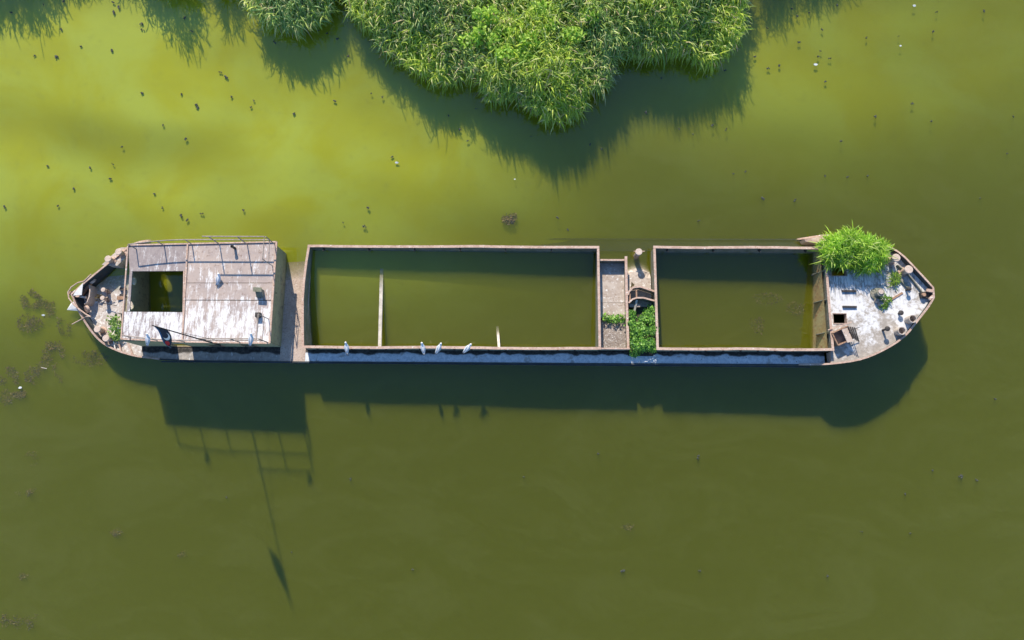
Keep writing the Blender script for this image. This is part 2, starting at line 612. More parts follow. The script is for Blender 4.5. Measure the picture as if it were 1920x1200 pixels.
# ------------------------------------------------------------------ foliage
def foliage_mesh(name, base, az, el, L, w, droop, tint, mat, segs=3, face_up=0.0):
    """many curved tapering leaves at once; every argument is an array over the leaves"""
    n = len(L)
    ts = np.linspace(0, 1, segs + 1)
    wid = np.array([.55, 1.0, .75, .12]) if segs == 3 else np.array([.3, 1.0, .2])
    dx, dy = np.cos(az), np.sin(az)
    tw = rng.uniform(-.7, .7, n)
    sx, sy, sz = -dy * np.cos(tw), dx * np.cos(tw), np.sin(tw)
    V = np.zeros((n, segs + 1, 2, 3), np.float32)
    for k, t in enumerate(ts):
        r = L * t * np.cos(el) * (1 - .12 * t * droop)
        z = L * (t * np.sin(el) - droop * t * t)
        c = base + np.stack([dx * r, dy * r, z], 1)
        hw = (w * wid[k] / 2)[:, None] * np.stack([sx, sy, sz], 1)
        V[:, k, 0] = c - hw
        V[:, k, 1] = c + hw
    per = (segs + 1) * 2
    q = np.array([[2 * k, 2 * k + 1, 2 * k + 3, 2 * k + 2] for k in range(segs)])
    F = (q[None] + (np.arange(n) * per)[:, None, None]).reshape(-1)
    me = bpy.data.meshes.new(name)
    nf = n * segs
    me.vertices.add(n * per)
    me.vertices.foreach_set('co', V.reshape(-1))
    me.loops.add(nf * 4)
    me.loops.foreach_set('vertex_index', F.astype(np.int32))
    me.polygons.add(nf)
    me.polygons.foreach_set('loop_start', np.arange(0, nf * 4, 4, dtype=np.int32))
    me.update(calc_edges=True)
    ca = me.color_attributes.new('tint', 'FLOAT_COLOR', 'POINT')
    c4 = np.ones((n, per, 4), np.float32)
    c4[:, :, :3] = tint[:, None, :]
    ca.data.foreach_set('color', c4.reshape(-1))
    me.materials.append(MAT[mat])
    me.update()
    return me


def link(name, me, parent=None, loc=None):
    o = bpy.data.objects.new(name, me)
    COL.objects.link(o)
    if parent:
        o.parent = parent
    if loc is not None:
        o.location = loc
    return o


def pick(cols, wts, n, jit=.18):
    c = np.array(cols)[rng.choice(len(cols), n, p=np.array(wts) / sum(wts))]
    return np.clip(c * (1 + rng.uniform(-jit, jit, (n, 1))), 0, 1)


def reed_bed(poly, dens, hmax, label, cat='reeds', leaves=9, inset=.5, limit=None):
    lo, hi = poly.min(0), poly.max(0)
    n = int((hi[0] - lo[0]) * (hi[1] - lo[1]) * dens)
    x, y = rng.uniform(lo[0], hi[0], n), rng.uniform(lo[1], hi[1], n)
    d, nx, ny = edge_dist(poly, x, y)
    lump = vnoise(x, y, 21, 1.6) + .5 * vnoise(x, y, 22, .7)
    keep = inside(poly, x, y) & (d > inset + .9 * (lump - .75) * rng.random(n) + .9 * (vnoise(x, y, 61, 1.1) - .55)) & (rng.random(n) < .55 + .6 * lump)
    if limit is not None:
        keep &= y < limit
    x, y, d, nx, ny, lump = (a[keep] for a in (x, y, d, nx, ny, lump))
    n = len(x)
    H = np.minimum(hmax, .95 + .38 * d) * (.72 + .36 * lump) * rng.uniform(.82, 1.1, n)
    edge = np.exp(-d / .9)
    lx = nx * edge * .42 + rng.normal(0, .08, n) + .03
    ly = ny * edge * .42 + rng.normal(0, .08, n) - .05
    # leaves: repeat each stem
    k = leaves
    rep = np.repeat(np.arange(n), k)
    f = np.tile(np.linspace(.38, 1.0, k), n) + rng.uniform(-.04, .04, n * k)
    hz = H[rep] * f
    bx = x[rep] + lx[rep] * H[rep] * f ** 2
    by = y[rep] + ly[rep] * H[rep] * f ** 2
    base = np.stack([bx, by, hz], 1)
    out = np.arctan2(ly[rep], lx[rep])
    az = np.where(rng.random(n * k) < .35, out + rng.normal(0, .7, n * k), rng.uniform(-math.pi, math.pi, n * k))
    az = np.where(rng.random(n * k) < .25, -1.35 + rng.normal(0, .5, n * k), az)
    el = rng.uniform(.25, 1.0, n * k)
    top = f > .93
    el = np.where(top, rng.uniform(.7, 1.35, n * k), el)
    L = rng.uniform(.5, 1.15, n * k) * (.8 + .25 * lump[rep])
    w = rng.uniform(.032, .062, n * k)
    dr = rng.uniform(.35, 1.0, n * k)
    patch = vnoise(x, y, 31, 2.3)[rep]
    fresh = pick([(.36, .48, .10), (.46, .56, .13), (.26, .40, .10), (.68, .68, .30), (.60, .48, .28)], [5, 4, 4, 3, 1.6], n * k)  # palest tint of each list below paints in the glossy highlights on the blades
    lime = pick([(.45, .58, .06), (.55, .64, .09), (.36, .50, .07), (.68, .70, .26)], [4, 3, 3, 1.5], n * k)
    blue = pick([(.21, .36, .12), (.28, .42, .14), (.56, .58, .26)], [4, 3, 2], n * k)
    roll = patch + rng.normal(0, .17, n * k)
    tint = np.where((roll > .72)[:, None], lime, np.where((roll < .32)[:, None], blue, fresh))
    low = f < .5
    tint[low] = np.where(rng.random((low.sum(), 1)) < .35, np.array([.32, .26, .16]), tint[low])
    me = foliage_mesh('reed_bed', base, az, el, L, w, dr, tint, 'reed')
    # stems, as thin upright blades that follow the lean
    sb = np.stack([x, y, np.full(n, -.05)], 1)
    saz = np.arctan2(ly, lx)
    sl = np.hypot(lx, ly)
    sme = foliage_mesh('reed_stem', sb, saz, np.arctan2(1.0, sl), H * 1.0, np.full(n, .022), np.zeros(n),
                       pick([(.26, .27, .1), (.33, .28, .14)], [2, 1], n), 'reed')
    o = link('reed_bed', me)
    tag(o, label, cat, kind='stuff')
    tag(link('stem', sme, o), kind='stuff')
    return o


reed_bed(POLYS[0], 62, 2.15, 'large dense bed of tall green reeds growing out into the pond', leaves=8)
reed_bed(POLYS[1], 50, 2.3, 'smaller clump of drooping dark green reeds beside the large reed bed', leaves=8)
reed_bed(POLYS[2], 45, 2.0, 'thin tuft of reeds with sparse leaves at the bank', leaves=7)
reed_bed(POLYS[3], 26, 2.8, 'reeds on the far bank whose shadow falls over the bright algae', leaves=7)
reed_bed(POLYS[4], 22, 1.9, 'low reeds on the bank beyond the right end of the large bed', leaves=7)


def vines(name, cells, label, cat, size, tints, wts, n_per, parent=None):
    """broad-leaved growth: leaves over the surface of a few lumps (x, y, z, rx, ry, rz)"""
    B = []
    for (x, y, z, rx, ry, rz) in cells:
        n = int(n_per * (rx * ry + rx * rz + ry * rz))
        u = rng.normal(size=(n, 3))
        u /= np.linalg.norm(u, axis=1)[:, None]
        u[:, 2] = np.abs(u[:, 2]) - .15
        r = rng.uniform(.55, 1.08, n) ** .6
        B.append(np.array([x, y, z]) + u * r[:, None] * np.array([rx, ry, rz]))
    B = np.concatenate(B)
    n = len(B)
    az = rng.uniform(-math.pi, math.pi, n)
    L = rng.uniform(.7, 1.3, n) * size
    c = B.mean(0)
    me = foliage_mesh(name, B - np.array([c[0], c[1], 0]), az, rng.uniform(-.2, .7, n), L, L * rng.uniform(.55, .85, n), rng.uniform(.1, .5, n),
                      pick(tints, wts, n), 'bush', segs=2)
    o = link(name, me, loc=(c[0], c[1], 0))
    return tag(o, label, cat)


# lime green climbers over the middle of the reed bed
cl = []
for px, py in [(905, 60), (930, 78), (960, 60), (1000, 70), (890, 30), (930, 25), (1030, 45), (985, 95), (950, 100), (1075, 60), (870, 75), (1015, 20), (1100, 25)]:
    p = PW(px + random.uniform(-12, 12), py + random.uniform(-8, 8), 2.2)
    cl.append((p.x, p.y, 1.72 + random.uniform(-.2, .25), random.uniform(.35, .7), random.uniform(.3, .55), .45))
o = vines('climbing_vine', cl, 'lime green broad-leaved climber over the middle of the large reed bed', 'climber', .16,
          [(.38, .58, .05), (.46, .64, .09), (.3, .5, .06)], [4, 3, 3], 170)
tag(o, kind='stuff')

# ================================================================== THE BARGE
barge = empty('barge', ORG, BR.to_euler())
tag(barge, 'long rusty sunken river barge with two flooded holds, listing in green water', 'barge')
B = barge

# hull outline (x, y, height of its top edge above the deck), clockwise from the stern tip along the south side
SOUTH = [(-10.98, -.95, .72), (-10.62, -1.75, .6), (-10.0, -2.75, .42), (-9.35, -3.42, .30), (-8.56, -3.83, .18), (-7.56, -4.1, .09),
         (-6.45, -4.23, .05), (-4.25, -4.31, .05), (0, -4.33, .05), (8, -4.33, .05), (16, -4.34, .05), (22, -4.34, .05), (26.0, -4.34, .06),
         (27.0, -4.34, .22), (27.6, -4.33, .55), (28.81, -4.14, .64), (29.9, -3.71, .68), (31.02, -3.02, .72), (31.86, -2.08, .78),
         (32.36, -1.45, .86), (32.62, -1.02, .92)]
NORTH = [(32.62, -.50, .95), (31.95, .38, .93), (31.08, 1.42, .85), (29.9, 2.02, .75), (28.8, 2.25, .7), (27.4, 2.33, .62), (26.4, 2.34, -.08),
         (16, 2.34, -.10), (0, 2.33, -.1), (-5, 2.3, -.05), (-6.9, 2.15, .05), (-7.6, 1.98, .5), (-8.25, 1.62, .72), (-9.3, .66, .74), (-10.3, -.28, .75)]
def smooth(pts, k=3):
    """Catmull-Rom through the outline, long straight runs kept as they are"""
    out = []
    m_ = len(pts)
    for i in range(m_ - 1):
        p0, p1, p2, p3 = (Vector(pts[j]) for j in (max(i - 1, 0), i, i + 1, min(i + 2, m_ - 1)))
        out.append(tuple(p1))
        if (p2 - p1).length > 2.2 or (p1 - p0).length > 2.2 or (p3 - p2).length > 2.2 or p1.x < -8 and p1.y > -.9:
            continue
        for q in range(1, k):
            t = q / k
            out.append(tuple(.5 * (2 * p1 + (p2 - p0) * t + (2 * p0 - 5 * p1 + 4 * p2 - p3) * t * t + (3 * p1 - p0 - 3 * p2 + p3) * t ** 3)))
    out.append(tuple(pts[-1]))
    return out


SOUTH, NORTH = smooth(SOUTH), smooth(NORTH)
OUT = SOUTH + NORTH
hull = MB()
n = len(OUT)
cx = 11.0
def inner(p, q, r, t=.07):
    d = (Vector(r[:2]) - Vector(p[:2])).normalized()
    s = Vector((-d.y, d.x)) * t
    return (q[0] + s.x, q[1] + s.y)
inn = [inner(OUT[i - 1], OUT[i], OUT[(i + 1) % n]) for i in range(n)]
vs = []
for (x, y, h), (ix, iy) in zip(OUT, inn):
    kx = .965 if (x > 27 or x < -8) else 1.0
    by = -1.0 + (y + 1.0) * (.93 if abs(kx - 1) < .01 else .86)
    vs += [(x, y, h), (ix, iy, h), (ix, iy, -.6), (cx + (x - cx) * kx, by, -2.4)]
fs = []
for i in range(n):
    j = (i + 1) % n
    a, b = 4 * i, 4 * j
    fs += [(a, a + 3, b + 3, b), (a, b, b + 1, a + 1), (a + 1, b + 1, b + 2, a + 2)]
fs.append(tuple(4 * i + 3 for i in range(n)))
hull.add(vs, fs)
hull_o = hull.build('hull', 'hull', B)
# rusty rail along the hull's top edge
capw = .085
runs, cur = [], None
for i in range(n):
    j = (i + 1) % n
    if OUT[i][2] < .08 and OUT[j][2] < .08:
        cur = None
        continue
    if cur is None:
        cur = MB()
        runs.append(cur)
    (x0, y0, h0), (x1, y1, h1) = OUT[i], OUT[j]
    o0, o1 = inner(OUT[i - 1], OUT[i], OUT[j], capw), inner(OUT[i], OUT[j], OUT[(j + 1) % n], capw)
    cur.add([(x0, y0, h0 + .004), (x1, y1, h1 + .004), (*o1, h1 + .004), (*o0, h0 + .004),
             (x0, y0, h0 + .045), (x1, y1, h1 + .045), (*o1, h1 + .045), (*o0, h0 + .045)],
            [(4, 5, 6, 7), (0, 4, 7, 3), (0, 1, 5, 4), (3, 7, 6, 2), (1, 2, 6, 5)])
if len(runs) > 2:                              # the stern run goes through the first point
    last = runs.pop()
    runs[0].add(last.v, last.f)
for r in runs:
    r.build('bulwark_rail', 'rim', hull_o)
strake = MB()
strake.bar((-6.4, -4.30, -.1), (26.6, -4.40, -.1), .05, .09)
strake.build('rubbing_strake', 'hull', hull_o)


def outline_y(x):
    """south and north deck edge at x"""
    def it(pts):
        for (a, b) in zip(pts[:-1], pts[1:]):
            lo, hi = (a, b) if a[0] <= b[0] else (b, a)
            if lo[0] <= x <= hi[0] and hi[0] > lo[0]:
                return lo[1] + (hi[1] - lo[1]) * (x - lo[0]) / (hi[0] - lo[0])
        return None
    s = it(SOUTH)
    nn = it([SOUTH[-1]] + NORTH + [SOUTH[0]])
    return (s if s is not None else -.8), (nn if nn is not None else -.8)


def deck(name, mat, xs, ys, hf, holes=(), parent=B, thick=.05, inset=.05):
    """a deck plate between x stations and y lines, cut to the hull outline, with rectangular holes"""
    mb = MB()
    for x0, x1 in zip(xs[:-1], xs[1:]):
        s0, n0 = outline_y(x0)
        s1, n1 = outline_y(x1)
        for y0, y1 in zip(ys[:-1], ys[1:]):
            xc, yc = (x0 + x1) / 2, (y0 + y1) / 2
            if any(a < xc < b and c < yc < d for a, b, c, d in holes):
                continue
            q = []
            for (x, y, s, nn) in ((x0, y0, s0, n0), (x1, y0, s1, n1), (x1, y1, s1, n1), (x0, y1, s0, n0)):
                q.append((x, min(max(y, s + inset), nn - inset)))
            ar = abs((q[2][0] - q[0][0]) * (q[3][1] - q[1][1]) - (q[3][0] - q[1][0]) * (q[2][1] - q[0][1]))
            if ar < 1e-3:
                continue
            mb.prism(q, [hf(*p) - thick for p in q], [hf(*p) for p in q])
    return mb.build(name, mat, parent)


zero = lambda x, y: 0.0
HX0, HX1 = -7.45, -.30                        # the deckhouse
deck('aft_deck', 'stern_deck', [-10.9, -10.6, -10.3, -10.0, -9.6, -9.3, -8.9, -8.55, -8.2, -7.9, HX0], [-4.4, -3, -1.5, 0, 2.4], zero)
deck('side_deck', 'house_deck', [HX0, -6.9, -6.45, -4.25, HX1], [-4.4, -3.52], zero)
deck('cross_deck', 'gapdeck', [HX1, .35, 1.0], [-4.4, -3, -1.5, 0, 2.3], zero)
deck('side_deck', 'side_deck', [1.0, 6, 11, 15.98], [-4.4, -3.66], zero)
deck('side_deck', 'hull', [HX0, -5, 0, 8, 16, 22, 27.4], [1.66, 2.4], lambda x, y: -.16)
deck('mid_deck', 'deck', [17.42, 17.6, 17.8, 18.0, 18.2, 18.4, 18.55, 18.72], [-3.66, -2, -.5, .2, .5, .7, .9, 1.1, 1.64], lambda x, y: -.02 - .10 * max(0, y) - .6 * max(0, y - .62 + .9 * (x - 18.05) ** 2))
deck('side_deck', 'side_deck', [15.98, 17.3, 18.9, 23, 27.35], [-4.4, -3.66], lambda x, y: -.003)


def fore_h(x, y):
    t = max(0.0, (x - 27.4) / 5.4)
    return .42 + .26 * t * t


h1a, h1b = P(1562, 588, .45), P(1588, 606, .45)
h2a, h2b = P(1556, 470, .45), P(1588, 517, .45)
holes = [(h1a.x, h1b.x, h1b.y, h1a.y), (h2a.x, h2b.x, h2b.y, h2a.y)]
fx = sorted({27.5, h1a.x, h1b.x, h2a.x, h2b.x, 28.81, 29.1, 29.4, 29.65, 29.9, 30.2, 30.5, 30.75, 31.02, 31.25, 31.5, 31.7, 31.91, 32.1, 32.25, 32.36, 32.5})
fy = sorted({-4.4, -3.4, h1b.y, h1a.y, -.8, h2b.y, h2a.y, 1.8, 2.4})
fd = deck('fore_deck', 'fore_deck', fx, fy, fore_h, holes)
# plating of the break between main deck and raised fore deck
MB().box(27.46, 27.52, -4.28, -3.7, 0, .40).build('deck_step', 'rim', B)
for hole in holes:
    a, b, c, d = hole
    m = MB()
    for q in ((a - .03, a, c - .03, d + .03), (b, b + .03, c - .03, d + .03), (a, b, c - .03, c), (a, b, d, d + .03)):
        m.box(*q, .2, .452)
    ho = m.build('hatch_opening', 'gapdeck', fd)

# ---- hold coamings ------------------------------------------------
def coaming(name_xy, west, east, south, north, h=.74):
    """four plate walls round a hold; west/east are polylines running south to north"""
    m = MB()
    t = .05
    m.strip_wall(west, -2.0, h, t)
    m.strip_wall(east, -2.0, h, t)
    m.strip_wall([(west[0][0] + .03, south), (east[0][0] - .03, south)], -2.0, h, t)
    m.strip_wall([(west[-1][0] + .03, north), (east[-1][0] - .03, north)], -2.0, h, t)
    o = m.build('hatch_coaming', 'inner', B)
    rw = .12
    r = MB()
    r.strip_wall(west, h + .003, h + .05, rw)
    r.build('rim', 'rim', o)
    r = MB()
    r.strip_wall(east, h + .003, h + .05, rw)
    r.build('rim', 'rim', o)
    # the long rims run a little out of true
    for yy, sgn in ((south, -1), (north, 1)):
        k = 20
        pts = [(west[0 if sgn < 0 else -1][0] - rw / 2 + (east[0 if sgn < 0 else -1][0] - west[0 if sgn < 0 else -1][0] + rw) * i / k,
                yy + .014 * math.sin(i * .55 + yy) + random.uniform(-.009, .009)) for i in range(k + 1)]
        r = MB()
        r.strip_wall(pts, h + .006, h + .056, .13)
        r.build('rim', 'rim', o)
    # brackets along the long walls
    for yy, dirn in ((south, -1), (north, -1)):
        x = west[0][0] + .7
        while x < east[0][0] - .4:
            b = MB()
            if yy == south:
                b.prism([(x - .05, yy - .03), (x + .05, yy - .03), (x + .05, yy - .10), (x - .05, yy - .10)], .60, .66)
            else:
                b.prism([(x - .02, yy - .03), (x + .02, yy - .03), (x + .02, yy - .22), (x - .02, yy - .22)], [.35, .35, .62, .62], .70)
            b.build('bracket', 'dark', o)
            x += .86 if yy == south else 2.35
    return o


CS, CN = -3.63, 1.60
hold_aft = coaming('aft', [(1.10, CS), (1.02, -2.6), (.93, -1.2), (.94, -.2), (1.0, .8), (1.08, CN)], [(15.93, CS), (15.93, CN)], CS, CN)
hold_fore = coaming('fore', [(18.80, CS), (18.80, CN)], [(27.45, CS), (27.44, -1), (27.46, CN)], CS, CN)
# slanting ochre stiffened plate inside the forward end of the fore hold, with three big knees
m = MB()
m.prism([(27.25, CS + .03), (27.30, CS + .03), (27.30, CN - .03), (27.25, CN - .03)], -1.5, [-.32, .55, .55, -.32])
m.build('bulkhead_plate', 'ochre', hold_fore)
for yy in (.42, -1.06, -2.72):
    m = MB()
    m.add([(27.40, yy, .7), (27.40, yy, -.8), (27.08, yy - .02, -.2), (27.08, yy - .02, -.05), (27.40, yy + .03, .7), (27.40, yy + .03, -.8), (27.08, yy + .01, -.2), (27.08, yy + .01, -.05)],
          [(0, 1, 2, 3), (7, 6, 5, 4), (0, 3, 7, 4), (3, 2, 6, 7), (2, 1, 5, 6)])
    m.build('knee', 'inner', hold_fore)

# ---- cross beams left in the aft hold -------------------------------
m = MB()
a, b = P(711.5, 648, -.02), P(715, 500, -.08)
m.bar((a.x, CS + .03, -.14), (b.x, b.y, -.22), .17, .12)
m.build('cross_beam', 'wood', B)
m = MB()
a, b = P(936, 647, -.05), P(932.5, 606, -.75)
m.bar((a.x, CS + .03, -.28), (b.x, -2.25, -.95), .13, .1)
m.build('cross_beam', 'wood', B)

# ---- deckhouse ------------------------------------------------------
RH = 1.78                                     # roof height over the deck
wn_, ws_, ww_, we_ = 1.38, -3.5, HX0, HX1
walls = MB()
holed_wall(walls, (ww_, ws_), (we_, ws_), -1.2, RH - .05, .05,
           [(-5.25 - ww_, .46, .76, .86, False), (-3.45 - ww_, .42, .62, .5, False), (-1.72 - ww_, .5, .66, .5, False)])
holed_wall(walls, (we_, wn_), (ww_, wn_), -1.2, RH - .05, .05, [(we_ + 6.9, 1.18, .46, .46, True), (we_ + 2.4, 1.1, .46, .46, True), (we_ + 4.4, 1.1, .4, .4, True)])
holed_wall(walls, (ww_, wn_ - .03), (ww_, ws_ + .03), -1.2, RH - .05, .05, [(wn_ - .03 + .42, 1.36, .44, .44, True), (wn_ - .03 + 1.66, 1.36, .44, .44, True)])
holed_wall(walls, (we_, ws_ + .03), (we_, wn_ - .03), -1.2, RH - .05, .05, [(-1.0 - ws_, 1.25, .1, .12, False)])
house = walls.build('deckhouse', 'housewall', B)
# inner partition under the roof, below the edge of the opening
MB().box(-4.62, -4.58, ws_ + .04, wn_ - .04, -1.2, RH - .06).build('partition', 'inner', house)
for x0, x1, z0, z1 in ((-5.63, -4.87, .03, .89), (-3.76, -3.14, .17, .67), (-2.05, -1.39, .25, .75)):
    m = MB()
    y0, y1 = ws_ - .045, ws_ - .027
    m.box(x0 - .05, x1 + .05, y0, y1, z0 - .05, z0).box(x0 - .05, x1 + .05, y0, y1, z1, z1 + .05)
    m.box(x0 - .05, x0, y0, y1, z0, z1).box(x1, x1 + .05, y0, y1, z0, z1)
    m.build('window_frame', 'rust', house)
# roof: plates with open seams
def rp(*px):
    return [(P(x, y, RH).x, P(x, y, RH).y) for x, y in px]
plates = [
    rp((241, 461), (352, 456.5), (350.5, 508), (243, 508.5)),
    rp((243, 508.8), (248, 508.8), (243, 583.5), (237.5, 583.5)),
    rp((231, 584.5), (345, 585.5), (341, 639), (227.5, 633.5)),
    rp((353.5, 456), (518, 455), (512.5, 530), (349.5, 530)),
    rp((349.3, 531), (512.2, 531), (509.2, 562.5), (347, 562)),
    rp((346.8, 563.3), (509.2, 563.8), (504.5, 642.5), (342.5, 640)),
]
for i, q in enumerate(plates):
    z = RH + (.012 if i in (4, 2) else 0.0)
    MB().prism(q, z - .045, z).build('roof_plate', 'roof', house)
# rusty edge trim round the roof and beside the opening
for a, b, w in (((241, 459.5), (518.5, 453.5), .07), ((518.5, 453.5), (505.5, 643.5), .09), ((505.5, 643.5), (343, 641), .07),
                ((343, 641), (227, 635.5), .07), ((352, 457), (342, 640), .07), ((240, 461), (227.5, 635), .06), ((345.5, 508), (344, 585), .07)):
    p, q = P(*a, RH + .03), P(*b, RH + .03)
    MB().bar(p, q, w, .06).build('roof_trim', 'rim', house)
# roof furniture
p = P(441, 466, RH)
m = MB().lathe([(.065, 0), (.065, .34), (.085, .34), (.085, .4), (.05, .4), (.05, .2)], p, 12)
m.build('vent_pipe', 'dark', house)
p = P(489, 552, RH)
m = MB()
m.prism([(p.x - .17, p.y - .16), (p.x + .16, p.y - .16), (p.x + .16, p.y + .20), (p.x - .17, p.y + .20)], RH + .005, [RH + .1, RH + .1, RH + .42, RH + .38])
vb = m.build('cowl_vent', 'inner', house)
m = MB()
m.prism([(p.x - .22, p.y + .05), (p.x + .20, p.y + .02), (p.x + .20, p.y + .24), (p.x - .22, p.y + .26)], RH + .43, RH + .46)
m.build('cowl_lid', 'inner', vb)
p = P(486, 592, RH)
MB().prism([(p.x - .12, p.y - .1), (p.x + .12, p.y - .1), (p.x + .12, p.y + .12), (p.x - .12, p.y + .12)], RH + .004, RH + .24).build('lamp_box', 'dark', house)

# railings on both sides of the roof: a low run and a higher run that turns inboard at the after end
def railing(y, side, seg):
    """y of the foot line; side +1 north, -1 south"""
    lo, hi = RH + .74, RH + 1.27
    x0, x1 = seg['low']
    u0, u1 = seg['high']
    curve = lambda x: y - side * (.28 * max(0.0, (-4.2 - x) / 3.2) ** 2)
    m = MB()
    m.tube([(x, curve(x), lo) for x in np.linspace(x0, x1, 9)], .03)
    r = m.build('railing', 'rail', house)
    m = MB()
    m.tube([(u0, y, hi), (u1, y, hi), (u1 - .01, y - side * seg['turn'], hi)], .032)
    m.build('top_rail', 'rail', r)
    m = MB()
    m.tube([(x1, curve(x1), lo), (x1 + .02, y - side * seg['turn'] * .97, lo - .02)], .02)
    m.build('return_rail', 'rail', r)
    k = 6
    for i in range(k):
        x = x0 + (x1 - x0) * i / (k - 1)
        m = MB()
        top = hi if x > u0 - .3 else lo
        m.tube([(x, curve(x) - side * .02, RH - .02), (x, curve(x), top)], .028)
        m.build('post', 'rail', r)
    m = MB()
    m.tube([(u1 + .02, y - side * seg['turn'], RH - .02), (u1 + .0, y - side * seg['turn'], RH + .35), (u1 - .01, y - side * seg['turn'], hi)], .022)
    m.build('post', 'rail', r)


railing(1.40, 1, {'low': (-7.25, -.30), 'high': (-3.38, -.36), 'turn': 1.12})
railing(-3.58, -1, {'low': (-7.05, -.30), 'high': (-3.2, -.36), 'turn': 1.18})

# flag pole, fixed to the south side of the deckhouse
m = MB()
m.tube([(-3.0, -3.58, .9), (-3.01, -3.62, 3.0), (-3.02, -3.70, 7.25)], [.035, .033, .022], 8)
pole = m.build('flag_pole', 'pole', B)
MB().box(-3.06, -2.95, -3.60, -3.53, 1.45, 1.6).build('pole_clamp', 'dark', pole)
MB().tube([(-3.0, -3.6, 4.9), (-2.2, -3.6, RH)], .009, 4).build('stay', 'pole', pole)

# ---- stern fittings -------------------------------------------------
def bollard(px, py, htop, hbase, r=.17, hollow=False, cap='bollard', name='bollard'):
    p = P(px, py, htop)
    hh = htop - hbase
    m = MB()
    if hollow:
        m.lathe([(r, 0), (r, hh), (r * .82, hh), (r * .82, .04)], (0, 0, 0), 20)
    else:
        m.lathe([(r * 1.25, 0), (r * 1.25, .03), (r * .78, .05), (r * .78, hh - .09)], (0, 0, 0), 18, False)
    o = m.build(name, 'rim' if not hollow else 'deck', B, loc=(p.x, p.y, hbase))
    if not hollow:
        c = MB()
        c.lathe([(r * .8, hh - .09), (r, hh - .07), (r * 1.02, hh - .015), (r * .94, hh)], (0, 0, 0), 20)
        c.build('cap', cap, o)
    return o


ledge = [P(x, y, .70) for x, y in ((190.5, 496.5), (220, 498), (235, 483), (242, 463.5), (226, 464), (206, 482))]
MB().prism([(p.x, p.y) for p in ledge], .0, .70).build('bollard_ledge', 'deck', B)
bollard(222, 471.5, 1.10, .70)
bollard(202, 485, 1.10, .70)
bollard(182, 617, .52, .0)
bollard(198, 634, .50, .0)
for a, b, c in ((193, 543, .5), (191.5, 558.5, .5)):
    bollard(a, b, c, 0, .115, name='mooring_post')
def disc(px, py, h, r, t, yaw, name, mat):
    p = P(px, py, h)
    c, s = math.cos(yaw), math.sin(yaw)
    m = MB()
    k = 18
    pts = []
    for rr, off in ((r * .35, t), (r, t), (r, -t), (r * .35, -t)):
        for i in range(k):
            a = 2 * math.pi * i / k
            lx, lz = rr * math.cos(a), rr * math.sin(a)
            tilt = .75
            yy, zz = off * math.cos(tilt) - lz * math.sin(tilt), off * math.sin(tilt) + lz * math.cos(tilt)
            pts.append((lx * c - yy * s, lx * s + yy * c, zz))
    fs = [(i * k + j, i * k + (j + 1) % k, (i + 1) * k + (j + 1) % k, (i + 1) * k + j) for i in range(3) for j in range(k)]
    fs += [(3 * k + j, 3 * k + (j + 1) % k, (j + 1) % k, j) for j in range(k)]
    m.add(pts, fs)
    return m.build(name, mat, B, loc=p)
disc(174, 527, .42, .17, .06, R(40), 'fairlead', 'bollard')
disc(163.5, 579.5, .42, .19, .06, R(130), 'fairlead', 'rim')
m = MB()
m.tube([P(x, y, .80) for x, y in ((171, 514), (158, 527), (146, 530), (134, 538), (127.5, 548), (129, 559), (138, 571), (150, 581), (161, 589), (170, 594))], .035, 6)
m.build('stern_rail', 'rim', B)
def sheet(name, mat, pix, h, t=.03, hs=None):
    pts = [P(x, y, (hs[i] if hs else h)) for i, (x, y) in enumerate(pix)]
    hs2 = hs or [h] * len(pix)
    return MB().prism([(p.x, p.y) for p in pts], [z - t for z in hs2], list(hs2)).build(name, mat, B)
sheet('stern_plate', 'white', [(155.5, 530.5), (153, 553), (137, 554), (141, 547)], .62, hs=[.92, .86, .84, .86])
sheet('rudder_blade', 'white', [(134, 567), (125.5, 581), (147, 583), (150, 577), (140, 565)], .0, hs=[.10, .02, .05, .15, .2])
sheet('stern_block', 'rust', [(128, 546), (139, 546), (140, 553), (129, 553)], .70, .22)
m = MB()
arc = [P(x, y, .55) for x, y in ((167, 534), (168.5, 545), (167, 556), (163, 566), (158, 570))]
m.strip_wall([(p.x, p.y) for p in arc], 0.0, .55, .05)
m.build('stern_frame', 'bollard', B)
MB().bar(P(139, 554.5, .62), P(162, 558, .6), .10, .08).build('rudder_yoke', 'rim', B)
MB().bar(P(153, 553, .3), P(170, 531, .45), .14, .1).build('stern_stringer', 'rust', B)
MB().tube([P(135, 608, .62), P(163, 593, .55), P(171, 594.5, .48)], .028).build('bent_pipe', 'rim', B)
MB().tube([P(191, 568, .25), P(221, 573.5, .3)], .018).build('thin_rod', 'dark', B)
MB().tube([P(202, 541, .5), P(202.5, 568, .05)], .02).build('upright_rod', 'dark', B)
for y in (541.5, 553.5):
    a, b = P(225, y, .10), P(236, y + 1.5, .10)
    MB().bar(a, b, .16, .10).build('step', 'dark', B)
m = MB()
q = [P(x, y, .42) for x, y in ((222, 557), (234.5, 558), (232, 588), (217.5, 586.5))]
m.prism([(p.x, p.y) for p in q], 0, [.42, .50, .50, .42])
o = m.build('deck_locker', 'deck', B)
q = [P(x, y, .44) for x, y in ((221, 556), (235, 556), (234.5, 562), (221, 563))]
MB().prism([(p.x, p.y) for p in q], .51, .54).build('lid', 'rust', o)
MB().bar(P(217.5, 588, .3), P(216, 603, .02), .06, .05).build('deck_brace', 'dark', B)
# chafed plates on the south quarter
sheet('deck_patch', 'deck', [(186, 612), (200, 612), (207, 640), (199, 643)], .012, .008)
MB().bar(P(213, 640, .12), P(216.5, 655, .12), .05, .05).build('stanchion', 'white', B)
MB().bar(P(222, 640, .10), P(228, 662, .10), .06, .05).build('stanchion', 'rim', B)
MB().bar(P(240, 644, .10), P(250, 668, .06), .09, .05).build('stanchion', 'rim', B)

